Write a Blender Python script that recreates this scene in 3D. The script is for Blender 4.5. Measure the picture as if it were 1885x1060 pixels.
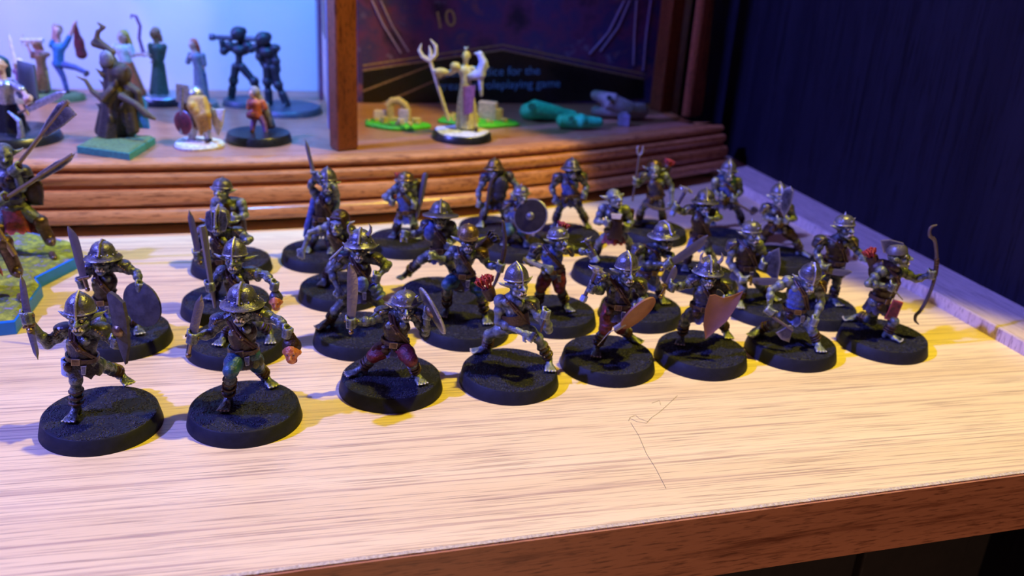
import bpy, bmesh, math, random
import numpy as np
from mathutils import Vector, Matrix
random.seed(7); rng = np.random.default_rng(11)
for o in list(bpy.data.objects): bpy.data.objects.remove(o)
COL = bpy.context.scene.collection
SC = bpy.context.scene
K = 0.001                                  # everything is modelled in millimetres, the scene is in metres

# ------------------------------------------------------------------ camera
FPX, PIT, ROL, CH = 1639.7, math.radians(22.16), math.radians(3.474), 105.57
YAW = math.radians(16.8)                   # the shelf runs along world X; the camera looks 16.8 deg to its right
fw = np.array([0, math.cos(PIT), -math.sin(PIT)]); u0 = np.array([0, math.sin(PIT), math.cos(PIT)]); r0 = np.array([1., 0, 0])
RT = r0*math.cos(ROL)+u0*math.sin(ROL); UP = -r0*math.sin(ROL)+u0*math.cos(ROL)
CY, SY = math.cos(YAW), math.sin(YAW)
def W(p):                                  # view frame (mm) -> shelf frame (mm)
    return np.array([p[0]*CY+p[1]*SY, -p[0]*SY+p[1]*CY, p[2]])
def V3_(p): return np.array(p, float)
def ray(x, y): return fw+RT*(x-942.5)/FPX-UP*(y-530)/FPX
def at(x, y, z=0.0):
    d = ray(x, y); return np.array([0, 0, CH])+d*((z-CH)/d[2])
def aty(x, y, Y):
    d = ray(x, y); return np.array([0, 0, CH])+d*(Y/d[1])
def ws(x, y, z=0.0): return W(at(x, y, z))
cd = bpy.data.cameras.new('camera'); cam = bpy.data.objects.new('camera', cd); COL.objects.link(cam)
R3 = np.stack([W(RT), W(UP), W(-fw)], 1)
m = Matrix([[*R3[0], 0], [*R3[1], 0], [*R3[2], 0], [0, 0, 0, 1]]); m.translation = Vector((0, 0, CH*K))
cam.matrix_world = m
cd.sensor_width = 36; cd.lens = FPX/1885*36; cd.clip_start = 0.005; cd.clip_end = 20
cd.dof.use_dof = True; cd.dof.focus_distance = 0.188; cd.dof.aperture_fstop = 21
SC.camera = cam
# ------------------------------------------------------------------ world, lamps, exposure
wd = bpy.data.worlds.new('world'); SC.world = wd; wd.use_nodes = True
wd.node_tree.nodes['Background'].inputs[0].default_value = (1.0, 0.26, 0.17, 1)
wd.node_tree.nodes['Background'].inputs[1].default_value = 0.055
def lamp(name, kind, p, target, power, color, size=0.01, **kw):
    l = bpy.data.lights.new(name, kind); l.energy = power; l.color = color
    if kind == 'AREA': l.size = size
    elif kind in ('POINT', 'SPOT'): l.shadow_soft_size = size
    o = bpy.data.objects.new(name, l); COL.objects.link(o)
    o.location = Vector(p)*K
    d = (Vector(target)-Vector(p)); o.rotation_euler = d.to_track_quat('-Z', 'Y').to_euler()
    for k, v in kw.items(): setattr(l, k, v)
    return o
def dirp(c, az, el, dist):                 # a point seen from c towards azimuth az (view frame, deg) and elevation el
    a, e = math.radians(az), math.radians(el)
    return W(np.array(c)+dist*np.array([math.cos(a)*math.cos(e), math.sin(a)*math.cos(e), math.sin(e)]))
CEN = np.array([0, 210, 0.])
def wallp(x, y):                            # point of the back wall seen at a photo pixel
    q = W(ray(x, y)); return np.array([0, 0, CH])+q*(455/q[1])
lamp('violet_lamp', 'POINT', dirp(CEN, 203, 42, 900), W(CEN), 60.0, (0.155, 0.175, 1.0), 0.012)
# warm spot high on the right; the edge of its beam leaves the back right corner in violet light only
YL = np.array([150., 235, 440]); yl = lamp('yellow_lamp', 'SPOT', W(YL), W(YL+np.array([-.69, -.663, -.292])*100), 9.4, (1.0, 0.79, 0.045), 0.007)
yl.data.spot_size = math.radians(149.2); yl.data.spot_blend = 0.03
lamp('front_edge_fill', 'AREA', (60, -260, -190), (60, 129, -10), 0.5, (1.0, 0.60, 0.40), 0.12)  # unseen warm fill added to brighten only the shelf's front face
# unseen spots added to tint the back wall: blue wash, lavender wash, white beam
lamp('blue_wall_fill', 'SPOT', wallp(400, 60)+V3_((20, -130, 190)), wallp(430, 60), 3.0, (0.04, 0.36, 1.0), 0.012, spot_size=1.7, spot_blend=0.4)
lamp('lavender_wall_fill', 'SPOT', wallp(40, 60)+V3_((0, -90, 160)), wallp(30, 60), 0.7, (0.72, 0.42, 0.8), 0.004, spot_size=0.62, spot_blend=0.12)
lamp('white_beam_fill', 'SPOT', wallp(345, 0)+V3_((6, -34, 150)), wallp(322, 50), 0.8, (1.0, 0.92, 0.86), 0.006, spot_size=0.26, spot_blend=0.9)
SC.view_settings.view_transform = 'Standard'; SC.view_settings.look = 'None'
SC.view_settings.exposure = 0.0; SC.view_settings.gamma = 1.0; SC.view_settings.use_curve_mapping = False

# ------------------------------------------------------------------ materials
def nodes(name):
    mt = bpy.data.materials.new(name); mt.use_nodes = True; nt = mt.node_tree
    return mt, nt, nt.nodes['Principled BSDF']
def coords(nt, scale=(1, 1, 1), rot=(0, 0, 0)):
    tc = nt.nodes.new('ShaderNodeTexCoord'); mp = nt.nodes.new('ShaderNodeMapping')
    mp.inputs['Scale'].default_value = [s/K for s in scale]; mp.inputs['Rotation'].default_value = rot
    # scaling is applied before rotation by the node, so rotate first for stretched grain
    if any(rot):
        m0 = nt.nodes.new('ShaderNodeMapping'); m0.inputs['Rotation'].default_value = rot; mp.inputs['Rotation'].default_value = (0, 0, 0)
        nt.links.new(tc.outputs['Object'], m0.inputs[0]); nt.links.new(m0.outputs[0], mp.inputs[0])
    else: nt.links.new(tc.outputs['Object'], mp.inputs[0])
    return mp.outputs[0]
def noise(nt, vec, scale, detail=3, rough=0.5):
    n = nt.nodes.new('ShaderNodeTexNoise'); n.inputs['Scale'].default_value = scale
    n.inputs['Detail'].default_value = detail; n.inputs['Roughness'].default_value = rough
    nt.links.new(vec, n.inputs['Vector']); return n.outputs['Fac']
def ramp(nt, fac, stops):
    r = nt.nodes.new('ShaderNodeValToRGB'); e = r.color_ramp.elements
    while len(e) < len(stops): e.new(0.5)
    for i, (p, c) in enumerate(stops):
        e[i].position = p; e[i].color = (*c, 1) if len(c) == 3 else c
    nt.links.new(fac, r.inputs[0]); return r.outputs[0]
def mixc(nt, fac, a, b, mode='MIX'):
    m = nt.nodes.new('ShaderNodeMix'); m.data_type = 'RGBA'; m.blend_type = mode
    for s, v in ((m.inputs[0], fac), (m.inputs[6], a), (m.inputs[7], b)):
        if isinstance(v, (int, float)): s.default_value = v
        elif isinstance(v, tuple): s.default_value = (*v, 1)
        else: nt.links.new(v, s)
    return m.outputs[2]
def bump(nt, bs, h, dist, strength=1.0):
    b = nt.nodes.new('ShaderNodeBump'); b.inputs['Distance'].default_value = dist*K; b.inputs['Strength'].default_value = strength
    nt.links.new(h, b.inputs['Height']); nt.links.new(b.outputs[0], bs.inputs['Normal'])
def paint(name, c1, c2=None, rough=0.45, metal=0.0, scale=0.9, bmp=0.12, edge=None, elo=0.5, ehi=0.58, spec=0.5, rj=0.15):
    """painted / metallic miniature surface: blotchy base coat, drybrushed raised edges"""
    mt, nt, bs = nodes(name); v = coords(nt)
    n = noise(nt, v, scale, 4, 0.6)
    c2 = c2 or tuple(x*0.6 for x in c1)
    col = ramp(nt, n, [(0.35, c2), (0.65, c1)])
    if edge:
        g = nt.nodes.new('ShaderNodeNewGeometry'); f = ramp(nt, g.outputs['Pointiness'], [(elo, (0, 0, 0)), (ehi, (1, 1, 1))])
        col = mixc(nt, f, col, edge)
    nt.links.new(col, bs.inputs['Base Color'])
    n2 = noise(nt, v, scale*3, 3)
    rr = nt.nodes.new('ShaderNodeMapRange'); rr.inputs[3].default_value = max(0.05, rough-rj); rr.inputs[4].default_value = min(1, rough+rj)
    nt.links.new(n2, rr.inputs[0]); nt.links.new(rr.outputs[0], bs.inputs['Roughness'])
    bs.inputs['Metallic'].default_value = metal; bs.inputs['Specular IOR Level'].default_value = spec
    if bmp: bump(nt, bs, n2, bmp)
    return mt
M = {}
SK = (0.36, 0.42, 0.40)
M['skin'] = paint('green_skin', (0.052, 0.072, 0.090), (0.009, 0.013, 0.018), 0.24, 0.2, 0.7, 0.25, SK, 0.50, 0.60, 0.7)
M['skin_pale'] = paint('pale_green_skin', (0.11, 0.145, 0.165), (0.03, 0.04, 0.05), 0.36, 0.2, 0.7, 0.22, (0.5, 0.56, 0.56), 0.50, 0.60, 0.6)
M['steel'] = paint('dull_steel', (0.115, 0.12, 0.18), (0.035, 0.038, 0.062), 0.30, 0.5, 0.8, 0.12, (0.36, 0.36, 0.42), 0.53, 0.62)
M['blade'] = paint('weathered_blade', (0.12, 0.11, 0.15), (0.055, 0.05, 0.07), 0.36, 0.5, 0.6, 0.08, (0.20, 0.19, 0.24), 0.53, 0.62)
M['dark_steel'] = paint('dark_steel', (0.085, 0.085, 0.11), (0.03, 0.03, 0.045), 0.36, 0.45, 0.8, 0.1, (0.22, 0.21, 0.23), 0.53, 0.62)
M['bronze'] = paint('aged_bronze', (0.15, 0.095, 0.05), (0.06, 0.035, 0.02), 0.34, 0.7, 0.8, 0.1, (0.32, 0.23, 0.13), 0.53, 0.62)
M['leather'] = paint('brown_leather', (0.042, 0.018, 0.011), (0.012, 0.006, 0.004), 0.36, 0.1, 0.8, 0.15, (0.07, 0.035, 0.02), 0.52, 0.62)
M['black_cloth'] = paint('black_cloth', (0.035, 0.034, 0.055), (0.012, 0.011, 0.02), 0.40, 0.1, 0.9, 0.2, (0.10, 0.09, 0.12), 0.52, 0.62)
M['red_cloth'] = paint('dark_red_cloth', (0.17, 0.014, 0.02), (0.05, 0.005, 0.01), 0.5, 0.0, 0.8, 0.2, (0.55, 0.09, 0.08), 0.52, 0.64)
M['blue_cloth'] = paint('slate_blue_cloth', (0.10, 0.16, 0.42), (0.03, 0.05, 0.18), 0.45, 0.1, 0.8, 0.2, (0.35, 0.45, 0.65), 0.52, 0.64)
M['teal_cloth'] = paint('teal_cloth', (0.02, 0.09, 0.17), (0.007, 0.03, 0.06), 0.4, 0.1, 0.8, 0.2, (0.2, 0.42, 0.5), 0.52, 0.64)
M['matt_black'] = paint('matt_black_shield', (0.030, 0.024, 0.024), (0.018, 0.014, 0.014), 0.85, 0, 0.5, 0.05, spec=0.12)
M['matt_grey'] = paint('matt_grey_shield', (0.075, 0.072, 0.078), (0.04, 0.038, 0.042), 0.7, 0, 0.5, 0.1, spec=0.2)
M['copper'] = paint('brown_shield_back', (0.27, 0.11, 0.05), (0.22, 0.09, 0.04), 0.55, 0.05, 0.4, 0.05)
M['teeth'] = paint('ivory_teeth', (0.85, 0.8, 0.6), (0.7, 0.62, 0.42), 0.3, 0, 1, 0)
M['eye'] = paint('pale_eye', (0.30, 0.26, 0.16), (0.25, 0.2, 0.1), 0.25, 0, 1, 0)
M['feather'] = paint('red_fletching', (0.26, 0.012, 0.018), (0.10, 0.005, 0.01), 0.45, 0, 1.2, 0.15, (0.5, 0.06, 0.05), 0.52, 0.62)
M['flesh'] = paint('severed_flesh', (0.62, 0.22, 0.07), (0.38, 0.08, 0.04), 0.35, 0, 0.9, 0.2, (0.85, 0.5, 0.2), 0.52, 0.62)
M['wood_haft'] = paint('dark_wood_haft', (0.06, 0.04, 0.045), (0.03, 0.02, 0.022), 0.45, 0.1, 1, 0.15, (0.12, 0.09, 0.09), 0.52, 0.62)
def grit():
    mt, nt, bs = nodes('black_grit'); v = coords(nt)
    vo = nt.nodes.new('ShaderNodeTexVoronoi'); vo.inputs['Scale'].default_value = 3.4; nt.links.new(v, vo.inputs['Vector'])
    col = ramp(nt, vo.outputs['Color'], [(0.35, (0.006, 0.006, 0.010)), (0.85, (0.036, 0.038, 0.062))]); nt.links.new(col, bs.inputs['Base Color'])
    bs.inputs['Roughness'].default_value = 0.36; bs.inputs['Specular IOR Level'].default_value = 0.42
    bump(nt, bs, vo.outputs['Distance'], 0.35, 1.0); return mt
M['grit'] = grit()
M['rim'] = paint('black_plastic_rim', (0.014, 0.015, 0.028), (0.010, 0.011, 0.02), 0.55, 0, 0.6, 0.03, spec=0.22)
def wood(name, cols, grain=1.0, rot=0.0, axis=0, rough=0.5, streak=None, stretch=0.025, bmp=0.04, spec=0.4, broad=0.18):
    mt, nt, bs = nodes(name)
    sc = [1, 1, 1]; sc[axis] = stretch
    v = coords(nt, sc, (0, 0, rot))
    a = noise(nt, v, 0.9*grain, 5, 0.65); b = noise(nt, v, broad*grain, 2, 0.5)
    col = ramp(nt, b, [(0.3, cols[0]), (0.7, cols[1])])
    st = ramp(nt, a, [(0.30, (1, 1, 1)), (0.47, (0, 0, 0))])
    col = mixc(nt, st, col, streak or tuple(c*0.55 for c in cols[0]))
    sc2 = [1, 1, 1]; sc2[axis] = stretch*2.2
    v2 = coords(nt, sc2, (0, 0, rot)); c = noise(nt, v2, 2.6*grain, 3, 0.6)
    st2 = ramp(nt, c, [(0.33, (0.75,)*3), (0.48, (0, 0, 0))])
    col = mixc(nt, st2, col, tuple(x*0.7 for x in (streak or cols[0])))
    nt.links.new(col, bs.inputs['Base Color']); bs.inputs['Roughness'].default_value = rough
    bs.inputs['Specular IOR Level'].default_value = spec
    bump(nt, bs, a, bmp); return mt
M['oak'] = wood('pale_oak_laminate', ((0.78, 0.60, 0.32), (0.91, 0.74, 0.42)), 0.8, math.radians(2.5), 0, 0.42, (0.44, 0.30, 0.21), 0.009, broad=0.10)
M['oak_edge'] = wood('brown_oak_edging', ((0.42, 0.18, 0.095), (0.50, 0.22, 0.115)), 0.62, 0, 0, 0.45, (0.17, 0.05, 0.02), 0.05)
M['oak_strip'] = wood('light_oak_strip', ((0.62, 0.50, 0.44), (0.70, 0.56, 0.48)), 0.8, 0, 1, 0.5, (0.45, 0.33, 0.28), 0.03)
M['oak_end'] = wood('oak_strip_side', ((0.62, 0.50, 0.44), (0.70, 0.58, 0.50)), 0.7, 0, 2, 0.5, (0.30, 0.18, 0.17), 0.10)
M['cherry'] = wood('orange_cherry_wood', ((0.48, 0.18, 0.055), (0.64, 0.27, 0.095)), 0.7, 0, 0, 0.24, (0.22, 0.07, 0.025), 0.05, 0.03, 0.6)
M['cherry_top'] = wood('cherry_plinth_top', ((0.36, 0.155, 0.085), (0.46, 0.21, 0.12)), 0.7, 0.2, 0, 0.33, (0.28, 0.11, 0.05), 0.05, 0.03, 0.5)
M['cherry_post'] = wood('dark_cherry_post', ((0.17, 0.045, 0.018), (0.25, 0.07, 0.03)), 0.5, 0, 2, 0.35, (0.09, 0.02, 0.008), 0.2)
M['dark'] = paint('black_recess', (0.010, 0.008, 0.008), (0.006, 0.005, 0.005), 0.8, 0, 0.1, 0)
M['navy'] = wood('black_wood_panel', ((0.006, 0.005, 0.013), (0.010, 0.009, 0.020)), 0.35, 0, 2, 0.6, (0.004, 0.003, 0.008), 0.03, 0.02, 0.12)
M['wallpaint'] = paint('matt_pale_wall_paint', (0.78, 0.78, 0.80), (0.74, 0.74, 0.77), 0.9, 0, 0.02, 0)

# ------------------------------------------------------------------ mesh helpers (mm)
def nrm(v): v = np.array(v, float); n = np.linalg.norm(v); return v/n if n > 1e-9 else np.array([0, 0, 1.])
def V3(*a): return np.array(a, float)
def frame(ax):
    a = nrm(ax); h = np.array([0, 0, 1.]) if abs(a[2]) < 0.9 else np.array([1., 0, 0])
    x = nrm(np.cross(h, a)); return x, np.cross(a, x), a
class Acc:
    def __init__(s): s.v = []; s.f = []; s.n = 0
    def add(s, v, f):
        s.v.append(np.asarray(v, float)); s.f += [tuple(i+s.n for i in q) for q in f]; s.n += len(v)
    def rings(s, rings, cap=True, closed=True):
        n = len(rings[0]); f = []
        for i in range(len(rings)-1):
            for j in range(n if closed else n-1):
                k = (j+1) % n; f.append((i*n+j, i*n+k, (i+1)*n+k, (i+1)*n+j))
        if cap: f.append(tuple(range(n))[::-1]); f.append(tuple((len(rings)-1)*n+j for j in range(n)))
        s.add(np.concatenate(rings), f)
    def cap(s, p0, p1, r0, r1=None, seg=9):
        p0 = np.array(p0, float); p1 = np.array(p1, float); r1 = r0 if r1 is None else r1
        x, y, a = frame(p1-p0); t = np.arange(seg)*2*math.pi/seg; c = np.outer(np.cos(t), x)+np.outer(np.sin(t), y)
        R = []
        for ang in (-80, -50, -20): q = math.radians(ang); R.append(p0+a*r0*math.sin(q)+c*r0*math.cos(q))
        for ang in (20, 50, 80): q = math.radians(ang); R.append(p1+a*r1*math.sin(q)+c*r1*math.cos(q))
        s.rings(R)
    def ell(s, c, r, R=None, seg=12, nr=7):
        c = np.array(c, float); r = np.array(r, float)*np.ones(3); t = np.arange(seg)*2*math.pi/seg; Rg = []
        for i in range(nr):
            ph = -math.pi/2+math.pi*(i+0.35)/(nr-0.3)
            q = np.stack([np.cos(t)*math.cos(ph), np.sin(t)*math.cos(ph), np.full(seg, math.sin(ph))], 1)*r
            if R is not None: q = q@np.asarray(R).T
            Rg.append(c+q)
        s.rings(Rg)
    def tube(s, pts, rad, seg=8):
        pts = [np.array(p, float) for p in pts]; rad = rad if hasattr(rad, '__len__') else [rad]*len(pts)
        t = np.arange(seg)*2*math.pi/seg; R = []; x = None
        for i, p in enumerate(pts):
            a = nrm(pts[min(i+1, len(pts)-1)]-pts[max(i-1, 0)])
            if x is None: x = frame(a)[0]
            x = nrm(x-a*(x@a)); y = np.cross(a, x)
            R.append(p+(np.outer(np.cos(t), x)+np.outer(np.sin(t), y))*rad[i])
        s.rings(R)
    def chain(s, pts, rad):
        for i in range(len(pts)-1): s.cap(pts[i], pts[i+1], rad[i] if hasattr(rad, '__len__') else rad, rad[i+1] if hasattr(rad, '__len__') else rad, 7)
    def prism(s, out, o, ux, uy, th, bulge=0.0, bev=0.0):
        """closed 2-D outline -> solid plate centred on its plane (slightly domed when bulge>0)"""
        o = np.array(o, float); ux = nrm(ux); uy = nrm(uy); nz = np.cross(ux, uy)
        P = np.array(out, float); c = P.mean(0); n = len(P); lay = []
        for side in (-1, 1):
            for sc in (0.0, 0.5, 0.85, 1.0):
                Q = c+(P-c)*sc; h = bulge*(1-sc*sc); t2 = th/2*(1-bev*(sc > 0.9))
                lay.append(o+np.outer(Q[:, 0], ux)+np.outer(Q[:, 1], uy)+nz*(h+side*t2))
        Rg = lay[:4]+lay[4:][::-1]
        s.rings(Rg, cap=False)
    def box(s, lo, hi, R=None, o=(0, 0, 0)):
        x0, y0, z0 = lo; x1, y1, z1 = hi
        v = np.array([(x0, y0, z0), (x1, y0, z0), (x1, y1, z0), (x0, y1, z0), (x0, y0, z1), (x1, y0, z1), (x1, y1, z1), (x0, y1, z1)], float)
        if R is not None: v = v@np.asarray(R).T
        s.add(v+np.array(o, float), [(3, 2, 1, 0), (4, 5, 6, 7), (0, 1, 5, 4), (1, 2, 6, 5), (2, 3, 7, 6), (3, 0, 4, 7)])
    def lathe(s, prof, c, R=None, seg=24, wob=None):
        t = np.arange(seg)*2*math.pi/seg; Rg = []
        for (r, z) in prof:
            q = np.stack([np.cos(t)*r, np.sin(t)*r, np.full(seg, float(z))], 1)
            if wob is not None: q = wob(q, t, r, z)
            if R is not None: q = q@np.asarray(R).T
            Rg.append(np.array(c, float)+q)
        s.rings(Rg)
def build(acc, name, mat, parent=None, voxel=None, smooth=2, loc=None, rotz=None, flat=False, bevel=0.0, label=None):
    me = bpy.data.meshes.new(name); vs = np.concatenate(acc.v)
    me.from_pydata(vs.tolist(), [], acc.f); me.update()
    if voxel or bevel:
        o = bpy.data.objects.new('tmp', me); COL.objects.link(o)
        if voxel:
            md = o.modifiers.new('r', 'REMESH'); md.mode = 'VOXEL'; md.voxel_size = voxel; md.use_smooth_shade = True
            if smooth: ms = o.modifiers.new('s', 'SMOOTH'); ms.factor = 0.5; ms.iterations = smooth
        if bevel: mb = o.modifiers.new('b', 'BEVEL'); mb.width = bevel; mb.segments = 2; mb.limit_method = 'ANGLE'
        dg = bpy.context.evaluated_depsgraph_get(); m2 = bpy.data.meshes.new_from_object(o.evaluated_get(dg))
        bpy.data.objects.remove(o); bpy.data.meshes.remove(me); me = m2; me.name = name
    else:
        bm = bmesh.new(); bm.from_mesh(me); bmesh.ops.remove_doubles(bm, verts=bm.verts, dist=1e-4); bmesh.ops.recalc_face_normals(bm, faces=bm.faces); bm.to_mesh(me); bm.free()
    me.transform(Matrix.Scale(K, 4))
    if not flat: me.shade_smooth()
    if not voxel and not flat:
        try: me.set_sharp_from_angle(angle=math.radians(38))
        except Exception: pass
    me.materials.clear(); me.materials.append(mat)
    o = bpy.data.objects.new(name, me); COL.objects.link(o)
    if parent is not None: o.parent = parent
    if loc is not None: o.location = Vector(loc)*K
    if rotz is not None: o.rotation_euler = (0, 0, rotz)
    if label: o['label'] = label
    return o
def thing(name, label, cat, loc=(0, 0, 0), rotz=0.0, group=None):
    o = bpy.data.objects.new(name, None); COL.objects.link(o); o.empty_display_size = 0.005
    o.location = Vector(loc)*K; o.rotation_euler = (0, 0, rotz); o['label'] = label; o['category'] = cat
    if group: o['group'] = group
    return o
def struct(o): o['kind'] = 'structure'; return o

# ------------------------------------------------------------------ the shelf and the walls round it
FY, TX, WX, BY = 129.0, 207.4, 228.0, 455.0
sh = thing('shelf', 'pale oak shelf with brown veneered front edge carrying the miniatures', 'shelf')
a = Acc(); a.box((-420, FY+0.7, -14.8), (TX+28, BY+6, 0)); build(a, 'board', M['oak'], sh, flat=True)
a = Acc(); a.box((-420, FY-0.6, -15.3), (TX+26, FY+0.25, -0.35)); build(a, 'front_edging', M['oak_edge'], sh, flat=True, label='brown wood-grain edging strip')
a = Acc()
for i in range(560):                       # the rough glue line where edging and board meet
    x = -300+i*0.93+random.uniform(-.2, .2)
    a.box((x, FY-0.15, -0.5), (x+random.uniform(.8, .93), FY+0.75, random.uniform(-.05, .03)))
a.box((-420, FY-0.1, -0.5), (TX, FY+0.72, -0.04)); o = build(a, 'glue_seam', paint('chipped_seam', (0.70, 0.62, 0.45), (0.42, 0.34, 0.24), 0.6, 0, 1.5, 0.1), sh, flat=True); o['kind'] = 'stuff'
a = Acc(); a.box((TX+0.3, 145, 0), (WX+1, BY, 4.0)); build(a, 'side_strip', M['oak_strip'], sh, flat=True, bevel=0.25, label='raised pale oak strip along the dark side wall')
a = Acc(); a.box((TX, 145.5, 0.02), (TX+0.35, BY-1, 3.75)); build(a, 'side_strip_facing', M['oak_end'], sh, flat=True)
# pencil scribble
a = Acc()
for pl in ([(1157, 775), (1160, 768), (1170, 764), (1176, 770), (1192, 776), (1200, 768), (1212, 760), (1226, 748), (1247, 728)],
           [(1160, 770), (1172, 776), (1190, 779), (1198, 770)], [(1161, 778), (1176, 802), (1190, 835), (1207, 862), (1226, 899)], [(1200, 742), (1214, 737), (1216, 745)]):
    a.tube([ws(*p, 0.01) for p in pl], 0.055, 5)
build(a, 'pencil_mark', paint('graphite', (0.16, 0.13, 0.12), None, 0.7, 0, 1, 0), sh, label='thin grey pencil scribble')
a = Acc(); a.box((WX, 141, -330), (WX+16, BY+20, 420)); o = build(a, 'wall_right', M['navy'], flat=True); struct(o)
a = Acc(); a.box((-520, BY, -330), (WX+16, BY+14, 420)); o = build(a, 'wall_back', M['wallpaint'], flat=True); struct(o)
a = Acc(); a.box((-420, FY+60, -330), (WX, FY+70, -15.4)); o = build(a, 'wall_below', M['dark'], flat=True); struct(o)
for i, xx in enumerate((30, 96, 176)):
    a = Acc(); a.box((xx, FY+56.5, -325), (xx+(44 if i < 2 else 40), FY+60, -16)); o = build(a, 'trim_%d' % (i+1), M['dark'], flat=True, bevel=0.6); struct(o)

# ------------------------------------------------------------------ display cabinet
ZT = 24.0
cab = thing('display_cabinet', 'orange cherry wood display cabinet with stepped plinth standing on the shelf', 'cabinet')
def smoothpath(pts, n=60):
    P = np.array(pts, float); d = np.r_[0, np.cumsum(np.linalg.norm(np.diff(P, axis=0), axis=1))]
    s = np.linspace(0, d[-1], n); Q = np.stack([np.interp(s, d, P[:, k]) for k in range(2)], 1)
    for _ in range(30): Q[1:-1] = Q[1:-1]*0.5+(Q[:-2]+Q[2:])*0.25
    return Q
bot = [ws(x, y, 4.6)[:2] for x, y in [(-330, 424), (-120, 420), (110, 416), (350, 410), (600, 399), (760, 389), (900, 377), (1000, 367), (1100, 352), (1200, 336), (1300, 319), (1342, 311)]]
path = smoothpath(bot)
tan = np.gradient(path, axis=0); tan /= np.linalg.norm(tan, axis=1)[:, None]; nor = np.stack([-tan[:, 1], tan[:, 0]], 1)
# profile: (inset from bottom front, z)
prof = [(14, 4.2), (1.4, 4.2), (0.3, 4.8), (0, 6.2), (0.3, 7.8), (1.4, 8.8), (3.6, 9.0), (3.9, 10.0), (2.5, 10.3), (2.4, 13.4), (3.2, 14.8), (5.4, 15.3), (5.8, 16.5),
        (4.7, 16.9), (4.2, 18.3), (4.6, 19.6), (5.8, 20.2), (7.8, 20.4), (8.0, 21.3), (6.7, 21.7), (6.3, 22.6), (6.6, 23.4), (7.6, 24.0), (14, 24.0)]
a = Acc(); R = []
for p, n_, t_ in zip(path, nor, tan): R.append(np.array([[p[0]+n_[0]*i, p[1]+n_[1]*i, z] for i, z in prof]))
# mitred return at the right-hand end, running to the back wall
e = path[-1]; back = np.array([nrm(np.r_[-tan[-1][1], tan[-1][0]]) for _ in range(1)])[0]
for dd in (0.0, 30.0, 70.0):
    R.append(np.array([[min(e[0]+5, TX-1.5)+(-i), e[1]+dd+ (i if dd == 0 else 0), z] for i, z in prof]))
a.rings(R, cap=False, closed=False); build(a, 'plinth_moulding', M['cherry'], cab, label='stepped and rounded plinth moulding')
top = [tuple(p+n_*9.0) for p, n_ in zip(path, nor)]; ex = min(e[0]+5, TX-1.5)-9
poly = top+[(ex, e[1]+9), (ex, BY-1), (top[0][0], BY-1)]
a = Acc(); n = len(poly); a.add([(x, y, ZT-0.15) for x, y in poly]+[(x, y, ZT-2) for x, y in poly], [tuple(range(n)), tuple(range(2*n-1, n-1, -1))]+[(i, n+i, n+(i+1) % n, (i+1) % n) for i in range(n)])
build(a, 'plinth_top', M['cherry_top'], cab, flat=True)
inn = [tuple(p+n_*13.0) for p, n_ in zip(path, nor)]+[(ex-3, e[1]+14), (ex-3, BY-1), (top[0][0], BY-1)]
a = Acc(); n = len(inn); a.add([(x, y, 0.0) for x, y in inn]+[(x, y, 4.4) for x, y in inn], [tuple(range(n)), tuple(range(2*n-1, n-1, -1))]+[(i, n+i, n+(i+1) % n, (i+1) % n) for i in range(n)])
build(a, 'plinth_foot', M['dark'], cab, flat=True, label='recessed foot coloured black for the shadow under the plinth')  # black colour stands in for the shade in the gap below the moulding
CA = math.radians(21)                      # the glazed front is set at an angle to the shelf
cR = np.array([[math.cos(CA), -math.sin(CA), 0], [math.sin(CA), math.cos(CA), 0], [0, 0, 1]])
pL = ws(641, 277, ZT); pR = ws(1226, 206, ZT)
a = Acc(); a.box((-4.3, 0, 0), (4.3, 7, 330), cR, pL); build(a, 'post', M['cherry_post'], cab, bevel=0.7, flat=True)
a = Acc(); a.box((-4.2, 0, 0), (4.6, 8, 330), cR, pR); build(a, 'post', M['cherry_post'], cab, bevel=0.7, flat=True)
oB = ws(1262, 214, ZT)
bR = cR
a = Acc(); a.prism([(0, 0), (7.6, 0), (8.6, 3), (8.6, 15), (6.8, 18.5), (4.6, 21), (4.2, 26), (4.2, 330), (0, 330)], oB, cR@V3(1, 0, 0), V3(0, 0, 1), 5.0)
build(a, 'scrolled_bracket', M['cherry_post'], cab, flat=True, bevel=0.4)
gm, nt, bs = nodes('clear_glass'); bs.inputs['Transmission Weight'].default_value = 1; bs.inputs['Roughness'].default_value = 0.02; bs.inputs['Base Color'].default_value = (0.86, 0.84, 0.98, 1); bs.inputs['IOR'].default_value = 1.45
M['glass'] = gm
# side pane running back from the left post to the wall
g0 = ws(618, 262, ZT); g1 = ws(589, 163, ZT)
gd = nrm(g1-g0); gn = np.array([-gd[1], gd[0], 0])
gl = np.linalg.norm(g1-g0)
Rg = np.stack([gd, gn, np.array([0, 0, 1.])], 1)
a = Acc(); a.box((4.5, -0.7, 0), (gl-5, 0.7, 330), Rg, g0); build(a, 'side_glass', M['glass'], cab, flat=True)
a = Acc(); a.box((0, -1.0, 0), (4.5, 1.0, 330), Rg, g0); build(a, 'glass_rail', M['cherry_post'], cab, flat=True)
a = Acc(); a.box((gl-5, -1.0, 0), (gl-1, 1.0, 330), Rg, g0); build(a, 'glass_rail', M['cherry_post'], cab, flat=True)
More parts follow.
